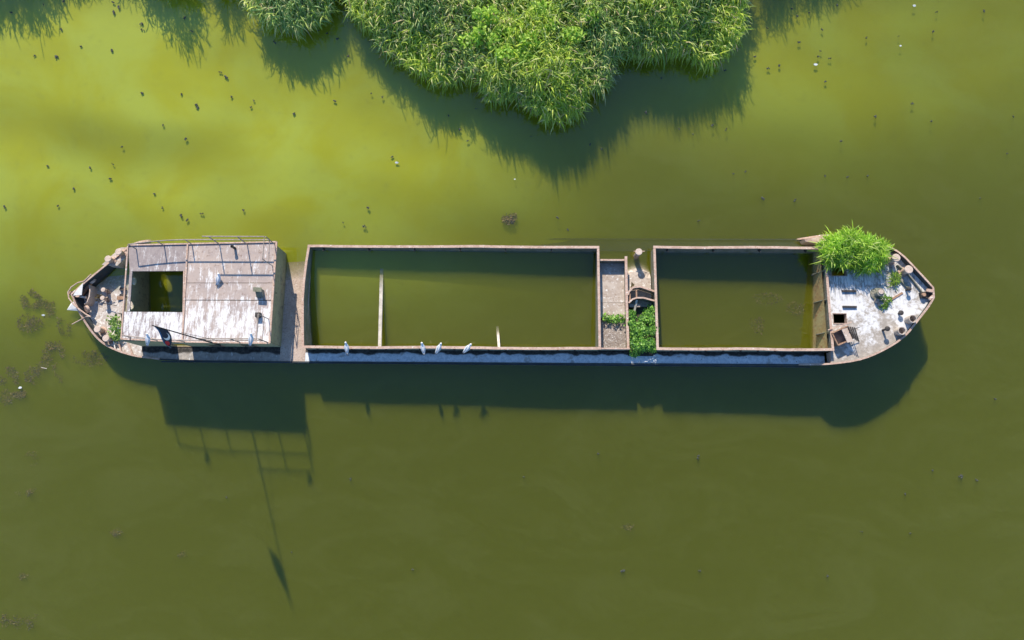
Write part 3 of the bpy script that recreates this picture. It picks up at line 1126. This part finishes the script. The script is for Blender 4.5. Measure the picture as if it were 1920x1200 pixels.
# ---- midships -------------------------------------------------------
mx0, mx1 = 15.99, 17.37
t = MB()
t.strip_wall([(mx1, -3.60), (mx1 - .02, -1.2), (mx1, 1.17)], -.6, .55, .05)
trunk = t.build('side_trunk', 'inner', B)
MB().strip_wall([(mx1, -3.60), (mx1 - .02, -1.2), (mx1, 1.17)], .553, .60, .13).build('rim', 'rim', trunk)
MB().strip_wall([(15.98, .99), (mx1 - .03, .99)], -.6, .50, .05).build('end_wall', 'inner', trunk)
MB().strip_wall([(15.98, .99), (mx1 - .07, .99)], .503, .54, .09).build('rim', 'rim', trunk)
MB().strip_wall([(15.86, -3.63), (mx1 + .06, -3.63)], .55, .80, .07).build('end_plate', 'rim', trunk)
MB().strip_wall([(15.98, -3.60), (mx1, -3.60)], -.4, .547, .05).build('end_wall', 'inner', trunk)
deck('trunk_floor_plate', 'deck', [16.0, mx1 - .03], [-1.14, .95], lambda x, y: .05, inset=0, parent=trunk)
deck('trunk_floor_plate', 'deck', [16.0, mx1 - .03], [-1.98, -1.16], lambda x, y: .055, inset=0, parent=trunk)
MB().bar((16.0, -2.0, .09), (mx1 - .03, -2.0, .09), .07, .08).build('floor_batten', 'dark', trunk)
deck('trunk_soil', 'soil', [16.0, 16.5, mx1 - .03], [-3.55, -2.8, -2.05], lambda x, y: .02 + .04 * math.sin(7 * x + 5 * y), inset=0, parent=trunk)
deck('mid_deck_soil', 'soil_dark', [17.45, 17.9, 18.3, 18.7], [-3.9, -3.2, -2.6, -2, -1.35], lambda x, y: .03 + .03 * math.sin(9 * x + 6 * y), inset=0)  # dark soil sheet added so the gaps between the shrub's leaves look shaded
bollard(1198, 472, .80, -.5, .175)
p = P(1198, 472, .55)
MB().tube([(p.x - .28, p.y, .62), (p.x + .28, p.y, .62)], .025).build('bollard_pin', 'rim', B)
# curved trough of a wrecked winch across the mid deck
wn1 = [P(x, y, .55) for x, y in ((1177.5, 553), (1179, 547), (1187, 539), (1200, 537.5), (1214, 542), (1229, 547))]
wn2 = [P(x, y, .50) for x, y in ((1178.5, 568), (1186, 561), (1194, 558.5), (1206, 558.5), (1229, 564.5))]
m = MB().strip_wall([(p.x, p.y) for p in wn1], .02, .55, .05)
winch = m.build('winch_trough', 'inner', B)
MB().strip_wall([(p.x, p.y) for p in wn1], .553, .59, .09).build('rim', 'rim', winch)
MB().strip_wall([(p.x, p.y) for p in wn2], .02, .50, .05).build('side_plate', 'inner', winch)
MB().strip_wall([(p.x, p.y) for p in wn2], .503, .54, .08).build('rim', 'rim', winch)
MB().bar(P(1181, 544, .5), P(1181, 566, .46), .07, .06).build('strut', 'rust', winch)
MB().bar(P(1193, 539, .5), P(1193.5, 559, .46), .07, .06).build('strut', 'rust', winch)
MB().bar(P(1194, 562, .42), P(1188, 590, .12), .10, .05).build('fallen_plank', 'wood', winch)
MB().bar(P(1180, 573, .25), P(1200, 573, .25), .16, .06).build('loose_plate', 'rail', winch)
sheet('bent_plate', 'ochre', [(1184, 528), (1190, 534), (1187, 540), (1183, 539)], .30, .03, hs=[.42, .2, .22, .3])

# ---- fore deck fittings --------------------------------------------
FD = lambda px, py: fore_h(P(px, py, .5).x, 0)
bollard(1681, 483, 1.18, .52, .20)
bollard(1704.5, 505, 1.15, .57, .205)
bollard(1712, 597.5, 1.02, .60, .20, hollow=True, name='mooring_pipe')
bollard(1691.5, 620, .95, .55, .20, hollow=True, name='mooring_pipe')
def mushroom(px, py, hh, r):
    h0 = FD(px, py)
    p = P(px, py, h0 + hh)
    m = MB().lathe([(r * .45, 0), (r * .4, hh - .06)], (0, 0, 0), 10)
    o = m.build('ventilator', 'dark', B, loc=(p.x, p.y, h0))
    MB().lathe([(r * .5, hh - .08), (r, hh - .06), (r * .9, hh - .01), (r * .3, hh + .02)], (0, 0, 0), 14).build('cap', 'dark', o)
mushroom(1665, 616, .5, .13)
mushroom(1690.5, 586, .26, .13)
mushroom(1706, 541, .35, .11)
for x0, x1, y in ((1579, 1605, 545.5), (1580, 1606, 575)):
    a, b = P(x0, y, .48), P(x1, y + .6, .48)
    MB().bar(a, b, .09, .10).build('deck_batten', 'dark', B)
# windlass beside the aft hatch: drum box with bar frame
h0 = .44
q = [P(x, y, .95) for x, y in ((1561.5, 624), (1590, 611), (1601, 634), (1573, 647))]
m = MB()
z = .92
for i in range(4):
    a, b = q[i], q[(i + 1) % 4]
    m.strip_wall([(a.x, a.y), (b.x, b.y)], h0, z - .01 * i, .05)
wl = m.build('windlass_box', 'rust', B)
MB().bar(P(1583, 616, .9), P(1594, 641, .9), .30, .05).build('cover_plate', 'gapdeck', wl)
for k in range(4):
    a, b = P(1590 + 4 * k, 612 + .6 * k, .98), P(1601 + 3.2 * k, 635 + 2 * k, .98)
    MB().bar(a, b, .045, .05).build('frame_bar', 'dark', wl)
MB().bar(P(1592, 620, 1.0), P(1613, 613, 1.0), .03, .03).build('crank_rod', 'dark', wl)
MB().bar(P(1552, 619, .8), P(1596, 604, .8), .05, .1).build('frame_bar', 'rim', wl)
m = MB()
for k in range(5):
    c = P(1566 + random.uniform(-4, 8), 655 + random.uniform(-9, 6), .08)
    r0 = random.uniform(.12, .26)
    m.tube([(c.x + r0 * math.cos(a), c.y + r0 * .9 * math.sin(a), .06 + .05 * k + .05 * math.sin(2 * a + k)) for a in np.linspace(0, 5.9, 16)], .016, 5)
o = m.build('wire_coil', 'dark')
o.parent = B
# capstan amid the deck with its pad
p = P(1650, 548, .9)
m = MB().lathe([(.30, 0), (.30, .06), (.17, .10), (.12, .25), (.17, .38), (.22, .42), (.20, .47)], (0, 0, 0), 18)
cap = m.build('capstan', 'inner', B, loc=(p.x, p.y, .50))
MB().lathe([(.13, .472), (.12, .53)], (0, 0, 0), 14).build('capstan_head', 'gapdeck', cap)
for dx, dy, r0, hh in ((.18, -.5, .16, .16), (-.02, -.36, .12, .2), (.42, -.42, .11, .12)):
    m = MB().lathe([(r0, 0), (r0 * 1.05, hh * .5), (r0 * .7, hh)], (0, 0, 0), 7)
    m.build('chain_stopper', 'soil', B, loc=(p.x + dx, p.y + dy, .49))
MB().bar(P(1655, 571, .52), P(1692, 549, .56), .10, .06).build('chain_track', 'rust', B)
MB().bar(P(1680, 515, .62), P(1706, 543, .64), .12, .10).build('chain_track', 'inner', B)
# stem head with hawse chock
m = MB()
q = [P(x, y, .80) for x, y in ((1726, 548), (1744, 545), (1746, 559), (1728, 558))]
m.prism([(v.x, v.y) for v in q], .60, .80)
ch = m.build('hawse_chock', 'dark', B)
MB().lathe([(.09, .0), (.09, .1), (.06, .1)], (0, 0, 0), 12).build('chock_roller', 'rust', B, loc=(P(1731, 553, .8).x, P(1731, 553, .8).y, .80))
sheet('stem_plate', 'rim', [(1739, 541), (1751, 543), (1749, 548), (1738, 546)], 1.0, .1)
sheet('stem_plate', 'rim', [(1742, 559), (1751, 551), (1751, 556), (1744, 563)], .95, .1)
# inner bulwark face on the north bow
nb = [P(x, y, .85) for x, y in ((1692, 491), (1710, 506), (1724, 523), (1739, 543))]
MB().strip_wall([(p.x - .18, p.y - .12) for p in nb], .50, .74, .05).build('bulwark_plate', 'inner', B)
# broken end of the north bulwark
m = MB()
q = [P(x, y, .72) for x, y in ((1508, 447), (1520, 446), (1546, 441.5), (1548, 452), (1535, 456), (1512, 452))]
m.prism([(p.x, p.y) for p in q], [.1, .1, .0, .0, .0, .1], [.66, .70, .74, .74, .70, .64])
m.build('broken_bulwark', 'rim', B)

# ================================================================== things on and around the barge
# flag with a printed white crescent, a red blot and a white spot
def flag_material():
    k = NT('printed_flag_cloth')
    s = k.new('ShaderNodeSeparateXYZ')
    k.put(s.inputs[0], k.uv)
    u, v = s.outputs[0], s.outputs[1]
    def disc_(cu, cv, ru, rv):
        a = k.math('DIVIDE', k.math('SUBTRACT', u, cu), ru)
        b = k.math('DIVIDE', k.math('SUBTRACT', v, cv), rv)
        return k.math('LESS_THAN', k.math('ADD', k.math('MULTIPLY', a, a), k.math('MULTIPLY', b, b)), 1.0)
    cres = k.math('SUBTRACT', disc_(.38, .48, .15, .34), disc_(.33, .60, .14, .32), True)
    red = disc_(.68, .46, .12, .30)
    spot = disc_(.90, .5, .05, .12)
    edge = k.math('GREATER_THAN', v, .86)
    col = k.mix(edge, (.035, .045, .075), (.05, .13, .28))
    col = k.mix(cres, col, (.8, .8, .84))
    col = k.mix(red, col, (.55, .04, .05))
    col = k.mix(spot, col, (.8, .8, .84))
    return k.done(col, .9)


nu, nv = 14, 8
fl_v, fl_uv, fl_f = [], [], []
A0, A1 = Vector((-3.035, -3.70, 7.18)), Vector((-3.03, -3.68, 6.05))     # hoist, top and bottom
E0, E1 = Vector((-3.40, -4.36, 5.05)), Vector((-3.36, -4.30, 4.80))      # limp fly edge
for i in range(nu + 1):
    for j in range(nv + 1):
        u, v = i / nu, j / nv
        p = (A1.lerp(A0, v)).lerp(E1.lerp(E0, v), u)
        p = p + Vector((.10 * math.sin(5.5 * u + 2 * v) * u, .05 * math.sin(7 * u), -.22 * math.sin(math.pi * u) * .6))
        fl_v.append(tuple(to_world(p)))
        fl_uv.append((u, v))
for i in range(nu):
    for j in range(nv):
        a = i * (nv + 1) + j
        fl_f.append((a, a + 1, a + nv + 2, a + nv + 1))
me = bpy.data.meshes.new('flag')
me.from_pydata(fl_v, [], fl_f)
uvl = me.uv_layers.new(name='UVMap')
for lp in me.loops:
    uvl.data[lp.index].uv = fl_uv[lp.vertex_index]
me.materials.append(flag_material())
flag = link('flag', me)
sol = flag.modifiers.new('thickness', 'SOLIDIFY')
sol.thickness = .008
tag(flag, 'limp dark flag with white crescent and red patch on the black pole', 'flag')


# gulls
def gull(pos, yaw, label, head=0.0):
    r = empty('gull', pos, (0, 0, yaw))
    tag(r, label, 'gull', 'gulls resting on the wreck')
    m = MB()      # body along +x, breast forward
    prof = [(-.24, .02, .17), (-.19, .045, .165), (-.1, .085, .15), (0, .105, .15), (.09, .095, .165), (.15, .065, .2), (.185, .052, .245), (.215, .058, .285), (.245, .052, .298), (.275, .028, .295), (.285, .01, .29)]
    k = 10
    vs = [(x, rr * math.cos(2 * math.pi * j / k), z + rr * .95 * math.sin(2 * math.pi * j / k)) for x, rr, z in prof for j in range(k)]
    fs = [(i * k + j, (i + 1) * k + j, (i + 1) * k + (j + 1) % k, i * k + (j + 1) % k) for i in range(len(prof) - 1) for j in range(k)]
    m.add(vs, fs + [tuple(range(k)), tuple(range((len(prof) - 1) * k, len(prof) * k))[::-1]])
    m.build('body', 'gull_white', r, True)
    MB().prism([(-.20, -.035), (-.20, .035), (-.34, .055), (-.34, -.055)], [.16, .16, .14, .14], [.175, .175, .15, .15]).build('tail', 'gull_white', r)
    for s in (-1, 1):
        m = MB()
        m.add([(.10, s * .085, .20), (.0, s * .118, .17), (-.12, s * .10, .155), (-.34, s * .03, .165), (-.15, s * .03, .235), (0, s * .045, .255), (.08, s * .05, .24),
               (-.05, s * .085, .22)],
              [(0, 1, 7, 6), (1, 2, 3, 7), (7, 3, 4), (7, 4, 5), (6, 7, 5)] if s < 0 else [(6, 7, 1, 0), (7, 3, 2, 1), (4, 3, 7), (5, 4, 7), (5, 7, 6)])
        w = m.build('wing', 'gull_grey', r)
        so = w.modifiers.new('thickness', 'SOLIDIFY')
        so.thickness = .012
        MB().prism([(-.30, s * .02), (-.30, s * .06), (-.40, s * .035), (-.40, s * .02)], [.165] * 4, [.18, .18, .17, .17]).build('wing_tip', 'gull_dark', w)
        MB().tube([(0.0, s * .035, .09), (.005, s * .035, 0.0)], .009, 5).build('leg', 'beak', r)
    MB().add([(.28, -.012, .285), (.28, .012, .285), (.28, 0, .305), (.335, 0, .282)], [(0, 1, 2), (0, 3, 1), (1, 3, 2), (2, 3, 0)]).build('beak', 'beak', r)
    return r


rim_h = .80
for px, py, yaw, lab in ((650, 650, R(95), 'white gull perched alone on the south rim of the aft hold near the deckhouse'),
                         (793, 651, R(100), 'white gull on the south rim, deckhouse-side bird of a close pair'),
                         (823, 652, R(62), 'white gull on the south rim, turned aslant, second of a close pair'),
                         (877, 652, R(48), 'white gull on the south rim, last in the row before the broken beam')):
    p = P(px, py, rim_h + .15)
    gull(to_world((p.x, CS, rim_h)), yaw, lab)
p = P(409, 521, RH + .2)
gull(to_world((p.x, p.y, RH)), R(75), 'white gull standing on the flat deckhouse roof')
gull(to_world((-.55, -3.58, RH + 1.295)), R(80), 'white gull perched on the upper roof railing at the deckhouse end')
gull(to_world((-5.68, -3.53, RH + .765)), R(85), 'white gull perched on the lower roof railing beside the flag')


def grass_bush(name, lumps, n, size, w, tints, wts, label, cat):
    """a bush of many long narrow leaves radiating from upright shoots (world coordinates)"""
    bb, aa, ee, ll, dd = [], [], [], [], []
    tot = sum(rx * ry for _, _, _, rx, ry, _ in lumps)
    for (x, y, z, rx, ry, rz) in lumps:
        k = int(n * rx * ry / tot)
        a, r = rng.uniform(-math.pi, math.pi, k), np.sqrt(rng.random(k))
        px_, py_ = x + rx * r * np.cos(a), y + ry * r * np.sin(a)
        hgt = z + rz * np.sqrt(np.clip(1 - r * r * .85, 0, 1)) * rng.uniform(.45, 1.0, k)
        bb.append(np.stack([px_, py_, hgt], 1))
        aa.append(np.where(rng.random(k) < .45, a + rng.normal(0, .8, k), rng.uniform(-math.pi, math.pi, k)))
        ee.append(rng.uniform(.1, 1.2, k))
        ll.append(np.where(rng.random(k) < .12, rng.uniform(1.2, 1.9, k), rng.uniform(.5, 1.2, k)) * size)
        dd.append(rng.uniform(.2, .8, k))
    bb, aa, ee, ll, dd = map(np.concatenate, (bb, aa, ee, ll, dd))
    c = np.array([bb[:, 0].mean(), bb[:, 1].mean(), 0])
    tn = pick(tints, wts, len(ll)) * (.62 + .62 * vnoise(bb[:, 0], bb[:, 1], 51, .45))[:, None]
    me = foliage_mesh(name, bb - c, aa, ee, ll, rng.uniform(.7, 1.3, len(ll)) * w, dd, np.clip(tn, 0, .85), 'bush')
    return tag(link(name, me, loc=tuple(c)), label, cat)


lumps = []
for px, py, rx, ry, top in ((1578, 462, .85, .75, 1.1), (1605, 448, .75, .6, 1.2), (1632, 462, .8, .75, 1.2), (1655, 475, .65, .65, 1.0), (1600, 480, .9, .6, .9),
                            (1640, 492, .65, .5, .75), (1568, 480, .5, .55, .8), (1618, 500, .5, .3, .5), (1660, 462, .4, .4, .9)):
    top *= 1.5
    p = to_world(P(px, py, .45 + top * .8))
    g = to_world(P(px, py, .45))
    lumps.append((p.x, p.y, max(.5, p.z - top * .75), rx * .88, ry * .88, top * .75))
bow_bush = grass_bush('bow_bush', lumps, 4300, .42, .044, [(.38, .60, .05), (.47, .66, .09), (.25, .44, .05), (.55, .66, .2)], [4, 3.5, 4, 1.5],
                      'bright lime green bushy plant spilling over the north side of the bow', 'bush')
m = MB()
for px, py in ((1585, 470), (1612, 462), (1640, 472), (1600, 485), (1655, 480)):
    a = to_world(P(px, py, .42)) - bow_bush.location
    b = to_world(P(px, py, 1.1)) - bow_bush.location
    m.tube([a, b], [.03, .012], 5)
m.build('stem', 'wood', bow_bush)
p = P(1676, 523, .6)
q = to_world(p)
grass_bush('grass_tuft', [(q.x, q.y, q.z - .05, .22, .3, .3)], 110, .28, .045, [(.26, .42, .05), (.34, .48, .08)], [1, 1],
           'small yellow-green leafy tuft beside the bow chain track', 'plant')
q = to_world(P(1661, 565, .6))
grass_bush('grass_tuft', [(q.x, q.y + .12, q.z - .1, .24, .16, .25), (q.x - .12, q.y - .2, q.z - .1, .22, .14, .2)], 170, .20, .045, [(.17, .32, .05), (.24, .4, .06)], [1, 1],
           'small green weeds growing round the capstan on the fore deck', 'plant')


def lump(px, py, h, rx, ry, rz):
    q = to_world(P(px, py, h))
    return (q.x, q.y, q.z, rx, ry, rz)


TV = [(.17, .36, .05), (.26, .50, .07), (.09, .22, .05), (.38, .60, .14)]
cells = []
for px, py, top in ((1185, 590, .45), (1184, 606, .55), (1190, 622, .6), (1187, 640, .6), (1193, 650, .6), (1205, 642, .7), (1212, 650, .55), (1210, 622, .6), (1221, 643, .65), (1225, 650, .5), (1200, 652, .5), (1224, 618, .65), (1222, 600, .6),
                    (1223, 584, .45), (1208, 600, .3), (1200, 610, .3), (1214, 590, .3), (1197, 632, .55), (1190, 660, .2)):
    c = lump(px + random.uniform(-2, 2), py + random.uniform(-2, 2), top, .24, .24, .22)
    cells.append(c)
    cells.append((c[0], c[1], c[2] - .28, .28, .28, .2))
vines('mid_deck_shrub', cells,
      'leafy green shrub filling the mid deck between the two holds', 'shrub', .10, TV, [4, 4, 4, 2], 480)
vines('trunk_shrub', [lump(1138, 596, .2, .25, .18, .25), lump(1150, 600, .2, .28, .2, .25), lump(1162, 597, .2, .25, .18, .28)],
      'small row of green seedlings across the narrow trunk beside the aft hold', 'shrub', .11, TV, [3, 4, 2, 3], 380)
vines('stern_plant', [lump(216, 602, .3, .22, .28, .3), lump(220, 615, .3, .28, .35, .35), lump(213, 626, .2, .28, .3, .3), lump(220, 632, .15, .24, .24, .2)],
      'pale green leafy plant growing at the stern corner of the deckhouse', 'plant', .14, [(.22, .36, .08), (.3, .42, .13), (.16, .28, .07)], [3, 3, 2], 210)
vines('stern_sprout', [lump(205, 599, .12, .2, .16, .15)], 'small faded sprout on the stern deck near the deck locker', 'plant', .15,
      [(.3, .38, .16), (.24, .34, .1)], [1, 1], 130)
vines('dry_weed', [lump(186, 556, .2, .16, .12, .18), lump(184, 561, .15, .12, .12, .12)], 'dry brown weed at the foot of the mooring posts', 'plant', .10,
      [(.14, .1, .05), (.2, .16, .08)], [1, 1], 300)

# floating dark clumps of algae, each its own thing
CL = [(x / 2.5, y / 2.5, s) for x, y, s in (
    (285, 140, 1), (377, 217, 1), (527, 238, 2.2), (265, 267, 2), (160, 261, 1), (665, 436, 1.8), (920, 495, 3.2), (1058, 360, 2), (1178, 500, 1.3), (1376, 531, 1.6),
    (870, 649, 2), (763, 585, 1.2), (572, 687, 1.2), (530, 767, 1.4), (220, 775, 1.1), (422, 787, 1.0), (513, 840, 1.9), (724, 909, 1.4), (760, 972, 1.8), (848, 1010, 2),
    (947, 1000, 1.6), (877, 1030, 1.2), (18, 966, 1.9), (269, 964, 1.1), (345, 885, 1), (1706, 1062, 2.2), (665, 110, 2), (665, 142, 1.8), (535, 52, 2), (555, 30, 2.4),
    (525, 10, 2.6), (1083, 453, 1), (1188, 470, .9), (850, 441, .9), (1030, 338, .9), (1568, 473, 1), (1290, 200, 1.6), (1580, 180, 2.2), (1532, 157, 1.4), (1492, 143, 1.2),
    (297, 5, 2.4), (205, 18, 1.2), (55, 60, 1.4), (1725, 972, 1.3), (1740, 435, 1), (1140, 983, .9), (1607, 1042, .9), (1632, 262, 1.1), (900, 146, .9), (865, 84, 1))]
CL += [(1400 + x / 3, y / 3, s) for x, y, s in (
    (427, 167, 2), (293, 235, 1.8), (183, 367, 1.8), (120, 385, 2.2), (673, 213, 1.4), (1068, 63, 2), (1337, 57, 1.3), (510, 30, 2.3), (535, 790, 1.8), (723, 657, 1.6),
    (930, 583, 1.2), (443, 458, 1), (470, 327, 1), (90, 1115, 1.5), (270, 1130, 1.7), (1315, 1115, 1), (1466, 862, 1.2), (1040, 680, 1), (1050, 175, .9), (855, 200, .9),
    (350, 68, 1.2), (283, 88, 1), (258, 47, 1.6), (400, 317, 1.1), (417, 287, .9), (46, 318, 1.6), (118, 158, 1.1), (1500, 655, 1.1), (565, 997, .9), (440, 990, .9), (680, 990, .9))]
CL += [(640 + x / 2.4, y / 2.4, s) for x, y, s in (
    (185, 437, 1.3), (30, 252, 1), (607, 492, 1.3), (565, 632, 1.5), (533, 580, 1.2), (485, 520, 1), (1370, 508, 2), (1583, 605, 1.4), (1670, 563, 1.2), (1732, 580, 1), (1520, 580, .9),
    (1725, 318, 1.4), (1640, 345, 1.1), (1440, 352, 1.2), (1120, 650, 1.2), (1172, 670, 1), (855, 615, .9), (232, 705, 1.3), (1820, 770, 1.5), (1767, 780, 1.1))]
CL += [(1122, 850, 1), (657, 899, 1.3), (982, 894, .7), (1309, 858, 1.5), (1168, 1070, 2), (1313, 1070, 1.2), (1698, 926, 1.3), (1749, 882, 1.4), (1832, 900, 1.5), (1803, 893, 2.4), (1616, 996, 1.2),
       (1708, 1000, .9), (425, 933, 1), (546, 1035, .8), (1551, 1080, .7), (773, 1068, .7), (1866, 748, 1), (690, 390, 1), (1045, 408, 1.4), (1311, 413, 1.8), (1065, 430, 1.3)]
clump_me = []
for s in range(14):
    r_ = random.Random(100 + s)
    m = MB()
    for b in range(r_.randint(3, 6)):
        k = 7
        ox, oy = r_.gauss(0, .045), r_.gauss(0, .035)
        q = r_.uniform(.35, 1.0) if b else 1.1
        rad = [r_.uniform(.02, .075) * q for _ in range(k)]
        ring = [(ox + rad[i] * math.cos(2 * math.pi * i / k), oy + rad[i] * math.sin(2 * math.pi * i / k)) for i in range(k)]
        z = .004 + .003 * b
        m.add([(x, y, -.03) for x, y in ring] + [(x, y, z) for x, y in ring] + [(ox, oy, z + .01)],
              [(i, (i + 1) % k, k + (i + 1) % k, k + i) for i in range(k)] + [(k + i, k + (i + 1) % k, 2 * k) for i in range(k)])
    me = bpy.data.meshes.new('floating_algae_clump')
    me.from_pydata(m.v, [], m.f)
    me.materials.append(MAT['clump'])
    clump_me.append(me)
for i, (px, py, s) in enumerate(CL):
    w_ = PW(px, py, 0)
    o = link('floating_algae_clump', clump_me[i % 14], loc=(w_.x, w_.y, .004))
    k = (.36 + .33 * s) * random.uniform(.75, 1.15)
    o.rotation_euler = (0, 0, random.uniform(0, 6.28))
    o.scale = (k, k * random.uniform(.7, 1.1), 1)
    if s >= 3:
        lab, grp = 'largest dark algae clump adrift on the bright algae water north of the deckhouse', 'largest algae clump'
    elif py > 640:
        lab, grp = 'faint grey algae clump adrift on the dark water south of the barge', 'algae clumps south of the barge'
    elif px > 1395:
        lab, grp = ('dark algae clump adrift off the right end of the reeds, near the bank', 'algae clumps off the right end of the reeds') if py < 200 else \
                   ('small dark algae clump adrift on olive water north of the fore hold', 'algae clumps north of the fore hold')
    elif px > 620:
        lab, grp = ('dark algae clump in or beside the shadow of the large reed bed', 'algae clumps by the large reed bed') if py < 320 else \
                   ('small dark algae clump on the water just north of the aft hold', 'algae clumps north of the aft hold')
    elif py < 70:
        lab, grp = 'dark algae clump in the shadow of the far bank reeds', 'algae clumps in the far bank shadow'
    elif s >= 1.7:
        lab, grp = 'bigger dark algae clump adrift on the bright algae water north of the deckhouse', 'bigger algae clumps on bright water'
    else:
        lab, grp = 'tiny dark algae speck adrift on the bright algae water north of the deckhouse', 'tiny algae specks on bright water'
    tag(o, lab, 'algae', grp)

# white scraps on the water
for i, (px, py, s, lab) in enumerate(((1529, 121, 1.6, 'white scrap floating near the right end of the reeds, larger of two'),
                                      (1714, 11, 1.5, 'white scrap floating alone on the open water beyond the reed bed'),
                                      (744, 305, 1.4, 'pale scrap floating on bright algae between reeds and hold'),
                                      (965, 336, .8, 'tiny yellowish scrap floating between the reed tip and the aft hold'),
                                      (82, 591, 1.3, 'white scrap caught on the submerged weed off the stern'),
                                      (38, 727, 1.4, 'white scrap lying on a mound of weed off the stern'),
                                      (1688, 86, .9, 'tiny white scrap floating off the right end of the reeds'))):
    m = MB()
    k = 7
    r_ = random.Random(i)
    ring = [((.05 + .03 * r_.random()) * math.cos(2 * math.pi * j / k) * s, (.03 + .02 * r_.random()) * math.sin(2 * math.pi * j / k) * s) for j in range(k)]
    m.prism(ring, 0.0, [.01 + .02 * r_.random() for _ in range(k)])
    w_ = PW(px, py, 0)
    tag(m.build('floating_scrap', 'litter', loc=(w_.x, w_.y, .005)), lab, 'litter', 'scraps adrift on the pond')
m = MB().bar((-.15, .03, .0), (.15, -.03, .01), .03, .02)
w_ = PW(83, 690, 0)
tag(m.build('floating_stick', 'wood', loc=(w_.x, w_.y, .01)), 'thin pale stick floating over brown weed off the stern', 'stick')


# weed under the surface
def weed_patch(px, py, rx, ry, n, z0, z1, label):
    w_ = PW(px, py, 0)
    a, r = rng.uniform(-math.pi, math.pi, n), np.sqrt(rng.random(n))
    x, y = rx * r * np.cos(a), ry * r * np.sin(a)
    lum = vnoise(x + w_.x, y + w_.y, 41, .35)
    keep = lum > .38
    x, y, lum = x[keep], y[keep], lum[keep]
    k = len(x)
    z = z0 + (z1 - z0) * np.clip(lum * 1.2 - .2 + rng.normal(0, .12, k), 0, 1)
    base = np.stack([x, y, np.minimum(z, -.004)], 1)
    me = foliage_mesh('weed_patch', base, rng.uniform(-math.pi, math.pi, k), rng.uniform(-.4, .3, k), rng.uniform(.06, .16, k), rng.uniform(.03, .07, k),
                      rng.uniform(0, .3, k), pick([(.26, .17, .06), (.18, .13, .06), (.32, .22, .1), (.12, .1, .07)], [4, 3, 2, 3], k), 'bush', segs=2)
    return tag(link('weed_patch', me, loc=(w_.x, w_.y, 0)), label, 'weed', 'brown weed under the water', kind='stuff')


for a in ((55, 562, .55, .5, 420, -.20, -.02, 'brown submerged weed nearest the stern rudder blade'),
          (82, 578, .6, .45, 420, -.18, -.015, 'brown submerged weed beside a white scrap off the stern'),
          (52, 606, .65, .5, 420, -.22, -.03, 'brown submerged weed mat with pale green tinge off the stern'),
          (117, 610, .35, .7, 260, -.26, -.05, 'narrow brown weed streak under the bent pipe'),
          (98, 658, .6, .6, 480, -.16, -.01, 'dark brown weed mound under the water off the stern quarter'),
          (85, 685, .55, .45, 380, -.2, -.02, 'brown weed under the thin floating stick'),
          (63, 705, .6, .45, 380, -.2, -.02, 'reddish brown weed mat below the floating stick'),
          (15, 712, .5, .7, 420, -.15, -.01, 'brown weed mass with grey tips at the pond edge of the mats'),
          (34, 736, .4, .32, 380, -.1, .0, 'brown weed mound just breaking the surface under a white scrap'),
          (8, 745, .35, .4, 220, -.2, -.03, 'small brown weed mat beside the breaking mound'),
          (165, 672, .95, .4, 420, -.28, -.07, 'faint reddish weed under the shadowed stern quarter'),
          (100, 712, .4, .3, 180, -.26, -.06, 'faint red-brown weed spot under the open water'),
          (42, 918, .55, .4, 300, -.22, -.03, 'lone ochre weed spot in the open water, upper of two along the edge'),
          (55, 862, .4, .4, 120, -.3, -.08, 'very faint weed in deeper green water'),
          (35, 1165, 1.0, .55, 500, -.24, -.025, 'ochre weed mat in the open water, lower of two along the edge'),
          (215, 1000, .3, .18, 120, -.22, -.03, 'tiny ochre weed fleck in the open water'),
          (40, 1082, .25, .15, 100, -.25, -.04, 'tiny weed fleck between the two ochre mats'),
          (340, 1041, .25, .12, 80, -.25, -.04, 'tiny ochre weed fleck beside the flag shadow'),
          (955, 408, .4, .35, 260, -.16, -.01, 'brown and grey weed patch close to the aft hold'),
          (1440, 560, .8, .3, 260, -.3, -.09, 'dark faint weed inside the fore hold, upper streak'),
          (1420, 610, .6, .4, 220, -.3, -.1, 'dark faint weed inside the fore hold, lower streak'),
          (1495, 578, .5, .35, 220, -.3, -.08, 'dark faint weed inside the fore hold near the bulkhead'),
          (1178, 990, .3, .12, 70, -.25, -.04, 'tiny reddish weed fleck in the open water south of the barge')):
    weed_patch(*a)
